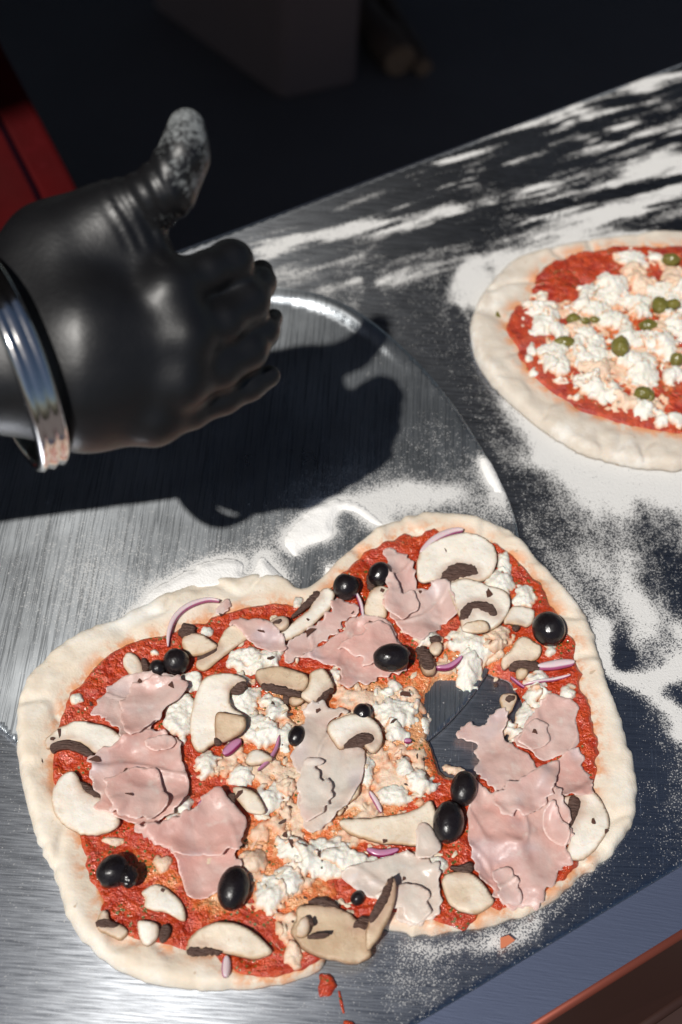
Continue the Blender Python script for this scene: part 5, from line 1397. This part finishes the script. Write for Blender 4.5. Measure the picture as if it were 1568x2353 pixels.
# a little flour on the finger tips too
for pp, rr_ in (((600, 640, .046), .016), ((628, 740, .044), .016), ((600, 880, .04), .018), ((628, 862, .042), .014)):
    fa_ = np.maximum(fa_, .32 * ss(rr_, rr_ * .5, np.linalg.norm(Vg - hp(*pp), axis=1)))
person = empty('person', [-.62, 1.05, -.9], 'person in a red apron reaching over the table with a black gloved hand, thumb up', 'person')
gl = adopt(mesh_obj('black_glove', Vg, Fg, GLOVE, None, {'flour': fa_}), person)
sm = gl.modifiers.new('smooth', 'SMOOTH'); sm.factor = .5; sm.iterations = 3

# sleeve, arm and trunk: one body
hb = .007
dirw = np.array([-.55, -.28, 0.0]); dirw /= np.linalg.norm(dirw)
top_e = [((5, 110), 1.42), ((85, 260), 1.40), ((165, 412), 1.38), ((215, 520), 1.36), ((260, 640), 1.35)]
path = [H(*p, d) for p, d in top_e]
nb0 = np.array([dirw[1], -dirw[0], 0.0]); nb0 = nb0 if nb0 @ (CAM - path[0]) > 0 else -nb0
path = np.array([path[0] + [-.17, -.09, .82], path[0] + [-.13, -.07, .55], path[0] + [-.05, -.02, .25]] + path)
c = (path[0] + dirw * .17 - nb0 * .15)[:2]
elbow = np.array([-.50, .42, .22]); shoulder = np.array([c[0] - .02, c[1] - .20, .47])
w1, w2 = hp(10, 690, .012), hp(10, 868, .012)
lo = np.array([c[0] - .24, .3, -.9]); hi = np.array([w1[0] + .03, c[1] + .24, .9])
ax_ = [np.arange(lo[i] - .02, hi[i] + .03, hb) for i in range(3)]
G = np.stack(np.meshgrid(*ax_, indexing='ij'), -1).astype(np.float32); shp = G.shape[:3]; X = G.reshape(-1, 3)
wm = (w1 + w2) / 2
Fb = smin(capsd(X, w1, elbow, rp(118), .052), capsd(X, w2, elbow, rp(118), .052), .03)
Fb = smin(Fb, capsd(X, elbow, shoulder, .055, .07), .03)
for z0, z1, r0, r1 in ((.52, .1, .16, .155), (.1, -.2, .155, .165)):
    Fb = smin(Fb, capsd(X, np.array([*c, z0]), np.array([*c, z1]), r0, r1), .06)
for sx in (-.09, .09):
    Fb = smin(Fb, capsd(X, np.array([c[0] + .0, c[1] + sx, -.2]), np.array([c[0], c[1] + sx * 1.1, -.86]), .10, .06), .03)
Fb = smin(Fb, capsd(X, np.array([*c, .5]), np.array([*c, .66]), .06, .055), .03)
Fb = smin(Fb, np.linalg.norm((X - np.array([*c, .79])) * [1, 1, .85], axis=1) - .095, .02)
Fb = Fb.reshape(shp)
Vb, Fq = surfnet(Fb, np.array([a[0] for a in ax_]), hb)
adopt(mesh_obj('body', Vb, Fq, SLEEVE), person)

# bracelet: ridged metal band round the wrist
bc = hp(28, 832, .004)
maj = hp(138, 1050, -.008) - hp(-60, 590, .004); maj /= np.linalg.norm(maj)
vdir = (bc - CAM) / np.linalg.norm(bc - CAM)
side = np.cross(maj, vdir); side /= np.linalg.norm(side)
if side @ CX < 0: side = -side
depthv = np.cross(side, maj); depthv /= np.linalg.norm(depthv)
if depthv @ vdir > 0: depthv = -depthv                 # towards the viewer
RB = rp(250)
tiltb = .16
nb_ = depthv * math.cos(tiltb) + side * math.sin(tiltb)
axb = side * math.cos(tiltb) - depthv * math.sin(tiltb)
prof = [(-1, -.25), (-.9, .5), (-.62, .95), (-.40, .62), (-.25, .62), (0, 1.05), (.25, .62), (.40, .62), (.62, .95), (.9, .5), (1, -.25), (.6, -.6), (-.6, -.6)]
V, F = [], []; NB = 96; hw = .0085; thk = .0032
for i in range(NB):
    a = 2 * math.pi * i / NB
    rad = maj * math.cos(a) + nb_ * math.sin(a) * .92
    rn = rad / np.linalg.norm(rad)
    for pu, pv_ in prof:
        V.append(bc + rad * RB + axb * pu * hw + rn * pv_ * thk)
m = len(prof)
for i in range(NB):
    j = (i + 1) % NB
    for k in range(m): F.append([i * m + k, i * m + (k + 1) % m, j * m + (k + 1) % m, j * m + k])
br = adopt(mesh_obj('metal_bracelet', V, F, BRACE), person)
br['label'] = 'ridged shiny metal bracelet round the gloved wrist'

# red apron hanging at the left, with a hemmed edge
def ap(pu, pv_):
    """sheet between picture points, standing at the left end behind the hand"""
    return H(*pu, pv_)
t = np.linspace(0, len(path) - 1, 64)
edge = np.array([[np.interp(v, range(len(path)), path[:, i]) for i in range(3)] for v in t])
def sheet(name, u0, u1, nu, mat, off, amp, seed):
    V = []; fl = []
    n0 = np.cross(edge[-1] - edge[0], dirw); n0 /= np.linalg.norm(n0)
    if n0 @ (CAM - edge[0]) < 0: n0 = -n0
    for e in edge:
        for u in np.linspace(u0, u1, nu):
            w = amp * math.sin(u * 60 + seed + e[2] * 6) * ss(0, .04, np.array([u - u0]))[0]
            V.append(e + dirw * u + n0 * (off + w)); fl.append(max(0, 1 - (u - u0) / .05))
    n = len(V)
    V = V + [v - n0 * .003 for v in V]
    q = [[i * nu + j, i * nu + j + 1, (i + 1) * nu + j + 1, (i + 1) * nu + j] for i in range(len(edge) - 1) for j in range(nu - 1)]
    E = boundary_edges(np.array(q))
    F = q + [[a + n for a in f[::-1]] for f in q] + [[b, a, a + n, b + n] for a, b in E]
    return adopt(mesh_obj(name, V, F, mat, None, {'flour': fl + fl}), person)
sheet('apron', .036, .40, 60, APRON, 0, .006, 1)
sheet('apron_hem', 0, .034, 8, APRON, .004, 0, 2)
sheet('apron_seam', .0335, .0405, 3, SEAM, .002, 0, 3)
